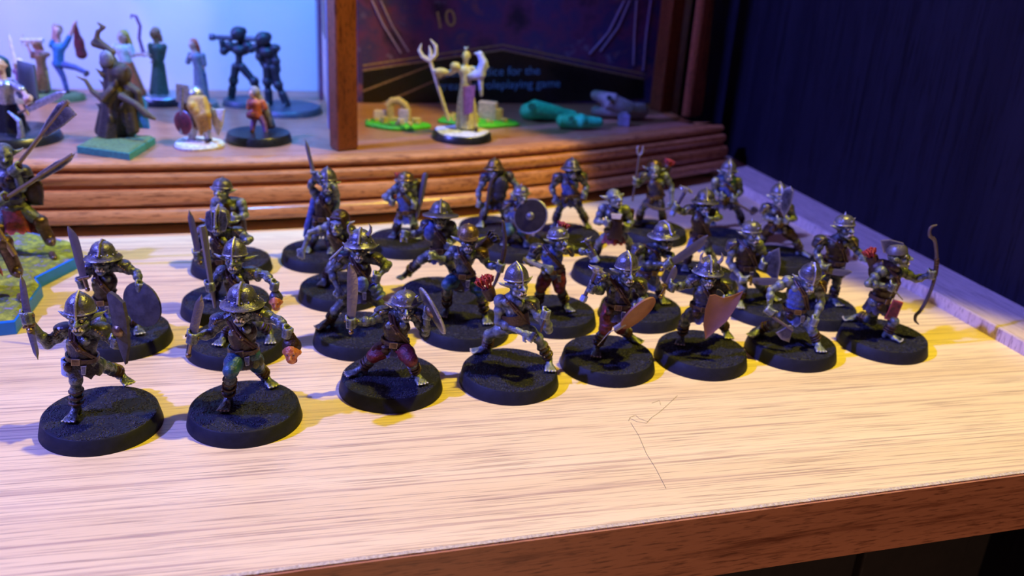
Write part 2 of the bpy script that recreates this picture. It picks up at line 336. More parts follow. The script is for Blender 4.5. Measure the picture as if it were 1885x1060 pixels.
# purple bars in the side pane; stacked blocks painted as reflections of the miniatures
reflection_mats = [M['cherry_post'], M['oak_strip'], M['cherry_post'], M['cherry'], M['oak_strip'], M['dark'], M['oak_strip']]
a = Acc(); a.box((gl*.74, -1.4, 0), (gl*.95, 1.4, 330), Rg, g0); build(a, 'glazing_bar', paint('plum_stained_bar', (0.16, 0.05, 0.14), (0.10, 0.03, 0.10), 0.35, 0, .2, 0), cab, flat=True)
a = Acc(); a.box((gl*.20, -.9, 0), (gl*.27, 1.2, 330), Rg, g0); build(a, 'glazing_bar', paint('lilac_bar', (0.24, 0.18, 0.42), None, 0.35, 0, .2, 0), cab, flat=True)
z0 = 8
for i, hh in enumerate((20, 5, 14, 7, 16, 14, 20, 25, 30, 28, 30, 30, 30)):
    a = Acc(); a.box((gl*.33, -1.6, z0), (gl*.56, 1.0, z0+hh), Rg, g0); build(a, 'reflection_block', reflection_mats[(i*3+1) % 7], cab, flat=True); z0 += hh+.4

# ------------------------------------------------------------------ boxed dice set leaning behind
bx = thing('game_box', 'dark printed dice set box in clear plastic wrap inside the cabinet', 'box')
b0 = ws(668, 205, ZT); b1 = ws(1192, 187, ZT); b0[1] = b1[1] = 424.0
bw = b1[0]-b0[0]; BX0 = b0[0]; BYF = 424.0
def boxmat():
    mt, nt, bs = nodes('printed_box_art'); v = coords(nt)
    n = noise(nt, v, 0.055, 4, 0.6); n2 = noise(nt, v, 0.09, 5, 0.65)
    col = ramp(nt, n, [(0.30, (0.03, 0.02, 0.06)), (0.46, (0.13, 0.04, 0.15)), (0.60, (0.05, 0.04, 0.18)), (0.72, (0.22, 0.08, 0.12))])
    hl = ramp(nt, n2, [(0.60, (0, 0, 0)), (0.74, (0.5,)*3)]); col = mixc(nt, hl, col, (0.34, 0.30, 0.62))
    nt.links.new(col, bs.inputs['Base Color']); bs.inputs['Roughness'].default_value = 0.25; return mt
a = Acc(); a.box((BX0, BYF, ZT), (BX0+bw, BYF+26, ZT+230)); build(a, 'carton', boxmat(), bx, flat=True, bevel=0.5)
def bxp(x, y, d=0.0):                       # photo pixel -> point on the box front
    q = ray(x, y); q = W(q); t = (BYF-d)/q[1]; return np.array([0, 0, CH])+q*t
def plate(name, px, mat, d0, d1, parent=bx, label=None):
    A = [bxp(x, y, 0) for x, y in px]; n = len(A)
    a = Acc(); a.add([(p[0], BYF-d1, p[2]) for p in A]+[(p[0], BYF-d0, p[2]) for p in A], [tuple(range(n)), tuple(range(2*n-1, n-1, -1))]+[(i, n+i, n+(i+1) % n, (i+1) % n) for i in range(n)])
    return build(a, name, mat, parent, flat=True, label=label)
black = paint('black_print', (0.012, 0.009, 0.012), None, 0.3, 0, 1, 0)
plate('lower_band', [(668, 128), (925, 90), (1186, 143), (1186, 182), (668, 203)], black, 0, 0.12, label='black lower band of the box print')
gold = paint('dull_gold_print', (0.42, 0.26, 0.18), None, 0.4, 0.1, 1, 0)
for dy in (0, 9):
    plate('border_line', [(668, 119+dy), (925, 81+dy), (1186, 135+dy), (1186, 138+dy), (925, 84+dy), (668, 122+dy)], gold, 0.12, 0.3)
plate('border_line', [(668, 166), (795, 118), (797, 120), (668, 169)], gold, 0.12, 0.3)
plate('border_line', [(700, 190), (840, 130), (842, 132), (704, 192)], gold, 0.12, 0.3)
def text(s, px, size, mat, name='lettering', rot=0.0, parent=bx):
    c = bpy.data.curves.new(name, 'FONT'); c.body = s; c.size = size*K; c.extrude = 0.06*K
    t = bpy.data.objects.new('tmp', c); COL.objects.link(t); dg = bpy.context.evaluated_depsgraph_get()
    me = bpy.data.meshes.new_from_object(t.evaluated_get(dg)); bpy.data.objects.remove(t)
    me.materials.clear(); me.materials.append(mat); me.name = name
    o = bpy.data.objects.new(name, me); COL.objects.link(o); o.parent = parent
    p = bxp(*px); o.location = Vector((p[0], BYF-0.3, p[2]))*K; o.rotation_euler = (math.pi/2, rot, 0); return o
bl = paint('pale_blue_print', (0.16, 0.40, 0.75), None, 0.5, 0, 1, 0)
text('custom dice for the', (818, 141), 6.0, bl, rot=math.radians(-2)); text('greatest roleplaying game', (806, 166), 6.0, bl, rot=math.radians(-2))
text('10', (800, 54), 11.0, paint('gold_number_print', (0.5, 0.34, 0.14), None, 0.5, 0, 1, 0), 'number', rot=math.radians(-12))
wr = paint('painted_film_reflection', (0.40, 0.30, 0.60), (0.28, 0.2, 0.5), 0.2, 0.0, 1, 0)  # reflections on the clear wrap put into the lavender colour of its creases
for p in ([(684, 0), (705, 45), (738, 98)], [(700, 0), (722, 48), (752, 95)], [(1160, 0), (1138, 50), (1105, 95)], [(1150, 0), (1120, 60), (1085, 100)], [(1198, 0), (1190, 60), (1184, 130)], [(1172, 0), (1168, 60), (1166, 120)]):
    a = Acc(); a.tube([bxp(x, y, 0.5) for x, y in p], 0.5, 6); build(a, 'film_crease_reflection', wr, bx)

# ------------------------------------------------------------------ figure kit
BT = 3.5                                   # height of a slotted plastic base
def base_meshes():
    t = 110; a = Acc()
    a.lathe([(12.5, 0), (12.45, 0.3), (11.75, 3.25), (11.5, 3.45), (11.0, 3.5)], (0, 0, 0), None, t)
    o = build(a, 'rim', M['rim']); me_r = o.data; bpy.data.objects.remove(o)
    vs = [(0, 0, BT+0.1)]; fs = []; nr = 40
    ph = rng.uniform(0, 6.28, 6)
    for i in range(1, nr+1):
        r = 11.6*i/nr
        for j in range(t):
            th = 2*math.pi*(j+0.5*(i % 2))/t; x, y = r*math.cos(th), r*math.sin(th)
            z = BT+0.07*math.sin(x*0.8+ph[0])*math.cos(y*0.7+ph[1])+rng.uniform(-.13, .14)
            if i == nr: z = BT-0.1
            vs.append((x, y, z))
    for j in range(t): fs.append((0, 1+j, 1+(j+1) % t))
    for i in range(nr-1):
        for j in range(t):
            p, q = 1+i*t+j, 1+i*t+(j+1) % t; fs.append((p, p+t, q+t, q))
    a = Acc(); a.add(vs, fs); o = build(a, 'gritty_top', M['grit'], flat=True); me_g = o.data; bpy.data.objects.remove(o)
    return me_r, me_g
ME_RIM, ME_GRIT = base_meshes()
def put_base(parent, spin=0.0, scale=1.0, mats=None):
    b = bpy.data.objects.new('base', ME_RIM); COL.objects.link(b); b.parent = parent; b.rotation_euler = (0, 0, spin); b.scale = (scale, scale, 1)
    g = bpy.data.objects.new('gritty_top', ME_GRIT); COL.objects.link(g); g.parent = b
    if mats:
        b.data = ME_RIM.copy(); b.data.materials[0] = mats[0]; g.data = ME_GRIT.copy(); g.data.materials[0] = mats[1]
    return b
def rot_yp(yaw, pitch=0.0, roll=0.0):      # yaw>0 turns the face to the viewer's right, pitch>0 looks down
    y, p, r = map(math.radians, (yaw, pitch, roll))
    Rz = np.array([[math.cos(y), -math.sin(y), 0], [math.sin(y), math.cos(y), 0], [0, 0, 1]])
    Rx = np.array([[1, 0, 0], [0, math.cos(p), -math.sin(p)], [0, math.sin(p), math.cos(p)]])
    Ry = np.array([[math.cos(r), 0, math.sin(r)], [0, 1, 0], [-math.sin(r), 0, math.cos(r)]])
    return Rz@Ry@Rx
def head_prims(a, c, R, s=1.0, ears=1.0, nose=1.0, human=False):
    T = lambda *p: c+R@(np.array(p, float)*s)
    E = lambda p, r: a.ell(T(*p), np.array(r)*s, R, 12, 7)
    C = lambda p, q, r, r2: a.cap(T(*p), T(*q), r*s, r2*s, 8)
    if human:
        E((0, .1, .4), (1.9, 2.2, 2.2)); E((0, -.7, -1.1), (1.3, 1.3, 1.3)); C((0, -2, .2), (0, -2.4, -.5), .3, .42)
        C((-.8, -1.9, .6), (.8, -1.9, .6), .3, .3); E((-1.9, .2, -.1), (.3, .5, .6)); E((1.9, .2, -.1), (.3, .5, .6)); C((-.5, -1.9, -1.1), (.5, -1.9, -1.1), .22, .22)
        return T
    E((0, .25, .6), (2.15, 2.5, 2.2)); E((0, -.7, -1.3), (1.75, 1.75, 1.25))
    for q in (-1, 1):
        E((q*1.15, -1.25, -.35), (.75, .9, .7))
        C((q*.35, -2.15, .75), (q*1.45, -1.75, .95), .42, .36)
        if ears: C((q*1.9, .1, .3), (q*(2.0+1.5*ears), .7, .75), .75, .42); C((q*(2.0+1.5*ears), .7, .75), (q*(2.0+2.5*ears), 1.1, 1.35), .42, .12)
    C((0, -2.3, .5), (0, -2.3-.75*nose, -.25), .36, .55); E((-.5, -2.5, -.35), (.35, .4, .28)); E((.5, -2.5, -.35), (.35, .4, .28))
    C((-.95, -1.95, -.85), (.95, -1.95, -.85), .3, .3); C((-.95, -2.0, -1.75), (.95, -2.0, -1.75), .34, .34); E((0, -2.0, -2.2), (.85, .6, .55))
    return T
def fist(a, p, axis, d, s=1.0):
    u = nrm(axis); w = nrm(np.array(d)-u*(np.dot(d, u))); v = np.cross(u, w)
    a.ell(p-w*0.75*s, np.array([1.0, 0.75, 1.45])*s, np.stack([v, w, u], 1), 10, 6)
    for k in (-1.5, -.5, .5, 1.5):
        c = p+u*k*.64*s; pts = [c+0.98*s*(math.cos(t)*w+math.sin(t)*v) for t in (2.0, 1.0, 0.1, -0.8, -1.7)]
        a.chain(pts, [.40*s, .43*s, .42*s, .38*s, .3*s])
    a.chain([p+u*1.5*s-w*.6*s-v*.5*s, p+u*1.75*s-v*1.0*s+w*.2*s, p+u*1.1*s-v*.9*s+w*.95*s], [.45*s, .42*s, .32*s])
def openhand(a, p, d, up=(0, 0, 1), s=1.0, spread=0.25, curl=0.5):
    d = nrm(d); n = nrm(np.array(up)-d*np.dot(up, d)); w = np.cross(d, n)
    a.ell(p, np.array([1.15, 1.15, .55])*s, np.stack([d, w, n], 1), 10, 6)
    for k, L in ((-1.5, .85), (-.5, 1.05), (.5, 1.0), (1.5, .8)):
        b = p+d*.8*s+w*k*.5*s; e1 = nrm(d+w*k*spread-n*curl*.35); e2 = nrm(d+w*k*spread-n*curl*1.3)
        a.chain([b, b+e1*1.0*L*s, b+e1*1.0*L*s+e2*.95*L*s], [.40*s, .36*s, .24*s])
    b = p+w*.9*s-d*.2*s; e = nrm(d*.5+w*.9-n*.4); a.chain([b, b+e*.9*s, b+e*.9*s+nrm(d-n*.3)*.7*s], [.42*s, .38*s, .28*s])
def foot(a, nails, ank, d, s=1.0, shoe=False):
    d = nrm([d[0], d[1], 0]); w = np.array([d[1], -d[0], 0]); g = BT+0.25
    A = np.array([ank[0], ank[1], g+1.5*s]); B = np.array([ank[0]+d[0]*2.1*s, ank[1]+d[1]*2.1*s, g+.55*s])
    a.cap(A, np.array([ank[0]-d[0]*.5, ank[1]-d[1]*.5, g+.55]), .95*s, .85*s); a.cap(A, B, .95*s, .8*s); a.ell(B, (1.25*s, 1.25*s, .62*s))
    if shoe: a.cap(B, B+d*1.2*s, .95*s, .75*s); return
    for k in (-1.5, -.5, .5, 1.5):
        e = nrm(d+w*k*.16); p0 = B+w*k*.55*s+d*.5*s; p1 = p0+e*(1.15-.12*abs(k))*s; p1[2] = g+.32*s
        a.cap(p0, p1, .45*s, .36*s, 7)
        if nails is not None: nails.ell(p1+e*.3*s+np.array([0, 0, .15*s]), (.2*s, .2*s, .13*s), None, 6, 4)
# helmets: built in head-local frame
def shell(prof, th=0.28): return prof+[(max(r-th, 0.02), z-(th*0.6 if i else 0)) for i, (r, z) in list(enumerate(prof))[::-1]]
def helmet(kind, c, R, s, fig, mat):
    c = c+R@V3(0, .15, .35)*s; T = lambda *p: c+R@(np.array(p, float)*s); b = T(0, .2, 0)
    def lat(prof, wob=None, seg=22, aa=None):
        aa = aa or Acc(); aa.lathe([(r*s, z*s) for r, z in prof], b, R, seg, wob); return aa
    if kind == 'conical':
        a = lat([(2.62, .95), (2.72, 1.1), (2.68, 1.9), (2.4, 2.9), (1.95, 3.6), (1.25, 4.3), (.5, 4.75), (.05, 4.85), (.05, 4.55), (1.9, 3.0), (2.45, 1.1)])
        o = build(a, 'helmet', mat, fig); a = Acc(); a.tube([T(0, -2.6, .1), T(0, -2.55, 1.2), T(0, -2.3, 2.9), T(0, -1.3, 4.15), T(0, .2, 4.95), T(0, 1.6, 4.1), T(0, 2.6, 2.6)], .26*s, 6)
        t = np.linspace(0, 2*math.pi, 25); a.tube([b+R@(np.array([2.72*math.cos(q), 2.72*math.sin(q), 1.15])*s) for q in t], .22*s, 6); build(a, 'helmet_ridge', mat, fig)
    elif kind in ('kettle', 'horned', 'wide'):
        br = {'kettle': 4.1, 'horned': 3.8, 'wide': 4.9}[kind]
        def wob(q, t, r, z):
            k = np.clip((r/s-2.6)/1.5, 0, 1); q = q.copy()
            q[:, 2] += s*k*(0.95*np.abs(np.sin(t))**2*-0.4+0.55*np.cos(t)**2*-1.0)
            q[:, 1] *= 1+0.12*k; return q
        a = lat([(br, 1.0), (br-.1, 1.25), (3.0, 1.55), (2.75, 1.9), (2.62, 2.6), (2.2, 3.5), (1.4, 4.2), (.4, 4.5), (.05, 4.5), (.05, 4.2), (2.3, 2.4), (2.5, 1.6), (2.9, 1.25), (br-.1, .9)], wob)
        build(a, 'helmet', mat, fig)
        a = Acc(); a.tube([T(0, -3.2, 1.6), T(0, -2.5, 2.4), T(0, -1.7, 4.1), T(0, .2, 4.75), T(0, 2.0, 4.1), T(0, 2.9, 2.2)], .3*s, 6)
        for t in np.linspace(0, 2*math.pi, 15)[:-1]: a.ell(b+R@(np.array([2.95*math.cos(t), 2.95*math.sin(t), 1.75])*s), .2*s, None, 6, 4)
        build(a, 'helmet_ridge', mat, fig)
        if kind == 'horned':
            for q in (-1, 1):
                a = Acc(); a.tube([T(q*1.9, -.9, 3.4), T(q*2.5, -1.1, 4.3), T(q*2.6, -1.2, 5.3), T(q*2.1, -1.2, 6.2)], [.55*s, .45*s, .3*s, .06*s], 7); build(a, 'horn', M['steel'], fig)
    elif kind in ('cap', 'spiked'):
        a = lat([(2.55, .75), (2.75, .9), (2.7, 1.6), (2.4, 2.5), (1.7, 3.2), (.7, 3.55), (.05, 3.6), (.05, 3.3), (1.6, 2.8), (2.4, 1.0)])
        build(a, 'helmet', mat, fig); a = Acc(); t = np.linspace(0, 2*math.pi, 25)
        a.tube([b+R@(np.array([2.75*math.cos(q), 2.75*math.sin(q), .95])*s) for q in t], .26*s, 6)
        if kind == 'spiked':
            for (x, y, z) in ((0, .2, 3.5), (2.0, -.8, 2.2), (-2.0, -.8, 2.2), (2.4, .8, 1.3), (-2.4, .8, 1.3), (0, -2.4, 2.0)):
                d = nrm((x, y, z)); a.tube([T(x, y, z), T(*(np.array([x, y, z])+d*.9))], [.32*s, .04*s], 6)
        else: a.tube([T(0, -2.5, 1.4), T(0, -1.6, 3.0), T(0, .2, 3.75), T(0, 2.0, 2.9)], .26*s, 6)
        build(a, 'helmet_band', mat, fig)
    elif kind == 'peaked':                # ribbed cap with a peak over the eyes
        a = lat([(2.6, .9), (2.75, 1.1), (2.65, 2.2), (2.1, 3.2), (1.2, 3.9), (.05, 4.1), (.05, 3.8), (1.9, 2.8), (2.4, 1.2)])
        build(a, 'helmet', mat, fig); a = Acc()
        a.prism([(-2.4*s, 0), (-2.2*s, 1.6*s), (-1.2*s, 2.5*s), (0, 2.8*s), (1.2*s, 2.5*s), (2.2*s, 1.6*s), (2.4*s, 0)], T(0, -1.5, 1.2), R@V3(1, 0, 0), R@V3(0, -1, -.25), .35*s)
        for q in (-.9, -.3, .3, .9):
            a.tube([T(2.6*math.sin(q), -2.4*math.cos(q), 1.3), T(2.1*math.sin(q), -1.9*math.cos(q), 2.9), T(0, .2, 4.1), T(-2.1*math.sin(q), 2.1*math.cos(q), 2.9)], .2*s, 5)
        build(a, 'helmet_peak', mat, fig)
    elif kind == 'faceplate':             # tall helmet with cheek plates and central ridge
        a = lat([(2.75, -.2), (2.85, 0), (2.85, 1.6), (2.5, 2.9), (1.6, 3.8), (.05, 4.3), (.05, 4.0), (1.9, 3.0), (2.55, 1.2), (2.55, 0)], lambda q, t, r, z: q*np.stack([np.ones_like(t), np.where(np.sin(t) < -.7, .93, 1.0), np.ones_like(t)], 1))
        # cut-out for the face is suggested by the two separate cheek plates standing proud
        for q in (-1, 1):
            a.prism([(0, -2.6*s), (1.5*s, -2.2*s), (2.0*s, 0), (1.6*s, 2.4*s), (0.2*s, 3.0*s), (-.2*s, .8*s)], T(q*.9, -2.55, .6), R@V3(q*1, .35, 0), R@V3(0, 0, 1), .35*s)
        a.tube([T(0, -3.0, -.2), T(0, -3.05, 1.4), T(0, -2.4, 3.4), T(0, .2, 4.6)], .35*s, 6); build(a, 'helmet', mat, fig)
    elif kind == 'hood':
        a = Acc(); a.ell(T(0, .7, .9), np.array([2.75, 2.6, 2.75])*s, R); a.cap(T(0, 1.2, 0), T(0, 2.2, -3.4), 2.3*s, 1.6*s); a.cap(T(-2, -1, -.8), T(-1.4, -1.9, 1.8), .55*s, .5*s); a.cap(T(2, -1, -.8), T(1.4, -1.9, 1.8), .55*s, .5*s); a.cap(T(-1.4, -1.9, 1.8), T(1.4, -1.9, 1.8), .5*s, .5*s)
        build(a, 'hood', mat, fig, voxel=.35)
    elif kind == 'fin':                   # upright crest plate standing behind the brow
        a = lat([(2.5, .9), (2.65, 1.1), (2.5, 2.2), (1.7, 3.1), (.05, 3.4), (.05, 3.1), (1.6, 2.6), (2.3, 1.1)])
        build(a, 'helmet', mat, fig); a = Acc(); a.prism([(-2.6*s, 0), (-3.0*s, 3.3*s), (-.6*s, 3.5*s), (2.3*s, 2.6*s), (2.6*s, .2*s)], T(0, .8, 1.0), R@V3(0, -1, 0), R@V3(0, .1, 1), .5*s, .2)
        build(a, 'crest_plate', mat, fig)
    elif kind == 'hair':
        a = Acc(); a.ell(T(0, .8, 1.2), np.array([2.6, 2.5, 2.4])*s, R)
        for q in np.linspace(-2.1, 2.1, 8): a.chain([T(q, .9, 1.4), T(q*1.25, 1.7, -1.2), T(q*1.35, 1.8, -4.2)], [.9*s, .75*s, .35*s])
        build(a, 'hair', mat, fig, voxel=.35)

def skirt(cw, rw, ch, rh, fig, mat, name='skirt', jag=0.9, seed=0, seg=36):
    """cloth hanging from the waist cw (radius rw) down to ch (radius rh) with folds and a ragged hem"""
    r_ = np.random.default_rng(seed); ph = r_.uniform(0, 6.28, 3); a = Acc(); cw = np.array(cw); ch = np.array(ch); L = 6
    t = np.arange(seg)*2*math.pi/seg; jz = jag*np.abs(((np.arange(seg)*0.31+ph[2]) % 1)-.5)*2*r_.uniform(.5, 1, seg)
    Rg = []
    for side in (0, 1):
        seq = range(L+1) if side == 0 else range(L, -1, -1)
        for i in seq:
            f = i/L; c = cw*(1-f)+ch*f; r = rw*(1-f)+rh*f; fold = .22*f*(np.sin(t*7+ph[0])+.6*np.sin(t*11+ph[1]))
            rr = r+fold-side*.32; q = np.stack([np.cos(t)*rr, np.sin(t)*rr*.85, f*f*jz], 1); Rg.append(c+q)
    a.rings(Rg, cap=False); n = seg
    return build(a, name, mat, fig)
def ringband(c, ax, rx, ry, w, th, fig, mat, name, xdir=(1, 0, 0)):
    a = Acc(); ax = nrm(ax); x = nrm(np.array(xdir)-ax*np.dot(xdir, ax)); y = np.cross(ax, x); seg = 28; t = np.arange(seg+1)*2*math.pi/seg; R = []
    t = t[:-1]
    for dz, dr in ((-w/2, 0), (-w/2, th), (w/2, th), (w/2, 0), (-w/2, 0)):
        R.append(np.array(c)+np.outer(np.cos(t)*(rx+dr), x)+np.outer(np.sin(t)*(ry+dr), y)+ax*dz)
    a.rings(R, cap=False); return build(a, name, mat, fig)
def blade(hilt, tip, w, fig, mat, curve=0.0, kind='falchion', th=0.45, face=None, name='sword', hiltlen=2.6):
    """blade from the hand to the tip plus guard, grip and pommel as children of the sword"""
    hilt = np.array(hilt); tip = np.array(tip); ax = nrm(tip-hilt); L = np.linalg.norm(tip-hilt)
    face = np.array([0.15, -1, 0.25]) if face is None else np.array(face); face = nrm(face-ax*np.dot(face, ax)); sd = np.cross(ax, face)
    N = 12; out_a, out_b = [], []
    for i in range(N+1):
        f = i/N; c = curve*math.sin(f*math.pi/2)**2*L
        if kind == 'falchion': wl, wr = .42*w, w*(.42+.35*math.sin(min(f*1.15, 1)*math.pi*.75))
        elif kind == 'straight': wl = wr = .5*w
        elif kind == 'dagger': wl = wr = .5*w*(1-.35*f)
        if f > .8: k = (1-f)/.2; wr *= max(k, .02)**(.8 if kind == 'falchion' else 1); wl *= max(k, .03)**(.3 if kind == 'falchion' else 1)
        out_a.append((f*L, c-wl)); out_b.append((f*L, c+wr))
    a = Acc(); R = []
    for (x, y0), (_, y1) in zip(out_a, out_b):
        ym = y0*.55+y1*.45; R.append(np.array([hilt+ax*x+sd*y0, hilt+ax*x+sd*ym+face*th/2, hilt+ax*x+sd*y1, hilt+ax*x+sd*ym-face*th/2]))
    a.rings(R); o = build(a, name, mat, fig)
    a = Acc(); a.tube([hilt-sd*w*.75, hilt+sd*w*.75], .38, 8); a.tube([hilt+ax*.1, hilt-ax*hiltlen], .42, 8); a.ell(hilt-ax*(hiltlen+.3), .62); build(a, 'hilt', M['bronze'], o)
    return o
def circle(r, n=28, sx=1.0): return [(r*sx*math.cos(2*math.pi*i/n), r*math.sin(2*math.pi*i/n)) for i in range(n)]
def shield(out, c, ux, uy, fig, mat, th=.6, bulge=.8, boss=None, rim=None, label=None):
    a = Acc(); a.prism(out, c, ux, uy, th, bulge); o = build(a, 'shield', mat, fig, label=label)
    ux = nrm(ux); uy = nrm(uy); nz = np.cross(ux, uy); c = np.array(c)
    if rim: a = Acc(); P = list(out)+[out[0]]; a.tube([c+ux*x+uy*y for x, y in P], .38, 6); build(a, 'shield_rim', rim, o)
    if boss: a = Acc(); a.ell(c+nz*(bulge+.2)*boss[1], (1.5, 1.5, 1.0) , np.stack([ux, uy, nz], 1)); build(a, 'shield_boss', boss[0], o)
    return o
def quiver(p0, p1, fig, fmat, n=7, d=2.6):
    p0, p1 = np.array(p0), np.array(p1); ax = nrm(p1-p0); a = Acc(); a.tube([p0, p0+ax*.4, p1-ax*.3, p1], [1.0, 1.35, 1.7, 1.6], 12); q = build(a, 'quiver', M['leather'], fig)
    x, y, _ = frame(ax)
    for i in range(n):
        t = i*2.4; r = 1.1*math.sqrt((i+.5)/n); b = p1+x*r*math.cos(t)+y*r*math.sin(t); dd = nrm(ax+.35*(x*math.cos(t)+y*math.sin(t))*r)
        e = b+dd*d*random.uniform(.75, 1.1); a = Acc(); a.tube([b-dd*.8, e], .16, 5)
        for k in range(3):
            w = math.cos(k*2.1)*x+math.sin(k*2.1)*y; a.prism([(0, 0), (.75, .35), (.85, 1.6), (0, 2.0)], b+dd*(d-2.1), w, dd, .14)
        build(a, 'arrow', fmat, q)
def sevhead(c, fig, hair, s=1.0, yaw=0):
    a = Acc(); R = rot_yp(yaw, 0); c = np.array(c, float); T = head_prims(a, c, R, .95*s, human=True); o = build(a, 'severed_head', M['flesh'], fig, voxel=.26)
    a = Acc(); a.ell(T(0, .6, 1.3), np.array([2.1, 2.0, 1.9])*s, R)
    for q in np.linspace(-1.4, 1.4, 5): a.chain([T(q, 0, 2.2), T(q*.5, .2, 3.6), T(q*.15, .2, 4.6)], [.6*s, .5*s, .4*s])
    build(a, 'hair', hair, o, voxel=.32)
    a = Acc(); a.ell(T(-.65, -1.75, .15), .28*s); a.ell(T(.65, -1.75, .15), .28*s); a.ell(T(0, -1.75, -1.15), (.5*s, .3*s, .22*s)); build(a, 'eye_sockets', M['black_cloth'], o)
    a = Acc(); a.ell(T(0, .2, -2.2), np.array([1.1, 1.2, .6])*s); build(a, 'bloody_neck', M['red_cloth'], o)
    return o

GROUP = None
def goblin(label, base, head, chest, pel, shL, elL, haL, shR, elR, haR, knL, ftL, knR, ftR, yaw=0, pitch=8, roll=0,
           helm='conical', hmat='steel', skin='skin', hs=1.0, vox=.3, tunic='leather', skirt_m='black_cloth', legs=None, pads=('L', 'R'), padm='steel',
           gL=None, gR=None, toeL=(-.2, -1), toeR=(.3, -1), extra=None, ears=1.0, belt='bronze', strap=True, sk=3.6, arm=1.0):
    B = at(base[0], base[1], BT); B[2] = 0; By = B[1]
    fig = thing('goblin_miniature', label, 'miniature', W(B), -YAW, 'goblin warband miniatures on round black bases')
    seed = int(base[0]*7+base[1]); put_base(fig, seed % 6)
    def J(p, d0=0.0): return aty(p[0], p[1], By+(p[2] if len(p) > 2 else d0))-B
    def G(p): return at(p[0], p[1], BT+.8)-B
    hd, ch, pl = J(head, -1)-V3(0, 0, .75), J(chest), J(pel)
    SL, EL, HL = J(shL), J(elL, -.5), J(haL, -2); SR, ER, HR = J(shR), J(elR, -.5), J(haR, -2)
    hs *= 1.08; pitch -= 17; R = rot_yp(yaw, pitch, roll); up = nrm(ch-pl); wd_ = nrm(SR-SL)
    fwd = nrm(np.cross(wd_, up));  fwd = -fwd if fwd[1] > 0 else fwd
    ax3 = np.stack([wd_, np.cross(up, wd_), up], 1)
    a = Acc(); nl = Acc()
    # torso
    a.ell(ch*.85+pl*.15, (3.1, 2.4, 2.7), ax3); a.cap(ch, pl, 2.6, 2.35, 12); a.ell(pl, (2.9, 2.3, 2.0), ax3); a.cap(SL, SR, 1.55, 1.55, 10); a.cap(ch+up*.8, hd-R@V3(0, -.4, .8), 1.6, 1.35)
    for q in (-1, 1): a.ell(ch+wd_*q*1.3+fwd*1.7+up*.3, (1.35, .8, 1.1), ax3)
    a.ell(pl*.6+ch*.4+fwd*1.3, (1.9, 1.2, 1.8), ax3)
    T = head_prims(a, hd, R, hs, ears)
    for (S_, E_, H_, g) in ((SL, EL, HL, gL), (SR, ER, HR, gR)):
        a.ell(S_, 1.75*arm); a.cap(S_, E_, 1.4*arm, 1.08*arm); a.ell((S_*.55+E_*.45), (1.5*arm,)*3); a.ell(E_, 1.12*arm)
        wr = E_+(H_-E_)*.86; a.cap(E_, wr, 1.15*arm, .8*arm); a.ell(E_*.68+wr*.32, 1.28*arm)
        if g is not None and isinstance(g, (tuple, list, np.ndarray)) and len(g) == 2:
            axs = J(g[1])-J(g[0]); fist(a, H_, axs, np.array([0, -1, .15]), 1.0)
        elif g == 'closed': fist(a, H_, (0.2, 0, 1), np.array([0, -1, .1]), .95)
        else: openhand(a, H_, (H_-E_), (0, -.6, .5), 1.0, curl=.7)
    # legs
    hip = wd_*1.55; hip[2] *= .3
    for (k_, f_, q, toe) in ((knL, ftL, -1, toeL), (knR, ftR, 1, toeR)):
        Hp = pl+hip*q-up*.6; F = G(f_); Kn = J(k_, (F[1]+Hp[1])*.5-1.2) if len(k_) < 3 else J(k_); A = np.array([F[0], F[1], BT+2.2])
        if Kn[2] < BT+2.2: Kn[2] = BT+2.2
        a.cap(Hp, Kn, 1.95, 1.4, 10); a.ell(Hp*.5+Kn*.5, 1.85); a.ell(Kn, 1.5); a.cap(Kn, A, 1.3, .88); a.ell(Kn*.62+A*.38, 1.42)
        foot(a, nl, F, toe, 1.08)
        if legs:
            b2 = Acc(); b2.cap(Hp, Kn, 2.35, 1.85, 10); b2.ell(Hp*.45+Kn*.55, 2.25)
            for i in range(3): f = .25+.25*i; c = Hp*(1-f)+Kn*f; b2.ell(c+fwd*.5, (2.3-.25*i, 1.9, .6))
            build(b2, 'trouser_leg', M[legs], fig, voxel=vox*1.1)
        for i in range(3):                 # wound shin wrapping
            f = .35+.22*i; c = Kn*(1-f)+A*f; d = nrm(A-Kn)
            if i == 0: w_ = Acc()
            x, y, z_ = frame(d); w_.tube([c+(x*math.cos(t)+y*math.sin(t))*1.28+d*t*.12 for t in np.linspace(0, 6.3, 15)], .33, 6)
        build(w_, 'shin_wrap', M['leather'], fig)
    body = build(a, 'body', M[skin], fig, voxel=vox, smooth=1)
    if vox < .36: build(nl, 'toenails', M['teeth'], body)
    # teeth, eyes
    te = Acc()
    for x in (-.75, -.25, .3, .8): te.tube([T(x, -2.35, -1.55), T(x, -2.55, -1.05-.2*(abs(x) > .5))], [.24*hs, .13*hs], 6)
    for x in (-.5, .5): te.tube([T(x, -2.35, -.85), T(x, -2.45, -1.3)], [.2*hs, .09*hs], 6)
    build(te, 'teeth', M['teeth'], body)
    ey = Acc()
    for q in (-1, 1): ey.ell(T(q*.8, -2.12, .3), .34*hs)
    build(ey, 'eyes', M['eye'], body)
    # tunic with padding, belt, pouches, skirt
    if tunic:
        t_ = Acc(); t_.ell(ch*.8+pl*.2, (3.35, 2.75, 2.7), ax3); t_.cap(ch-up*.5, pl, 2.95, 2.65, 12)
        for i in range(4): f = .15+.22*i; t_.ell(ch*(1-f)+pl*f, (3.25-.1*i, 2.85, .55), ax3)
        build(t_, 'tunic', M[tunic], fig, voxel=vox*1.1, smooth=1)
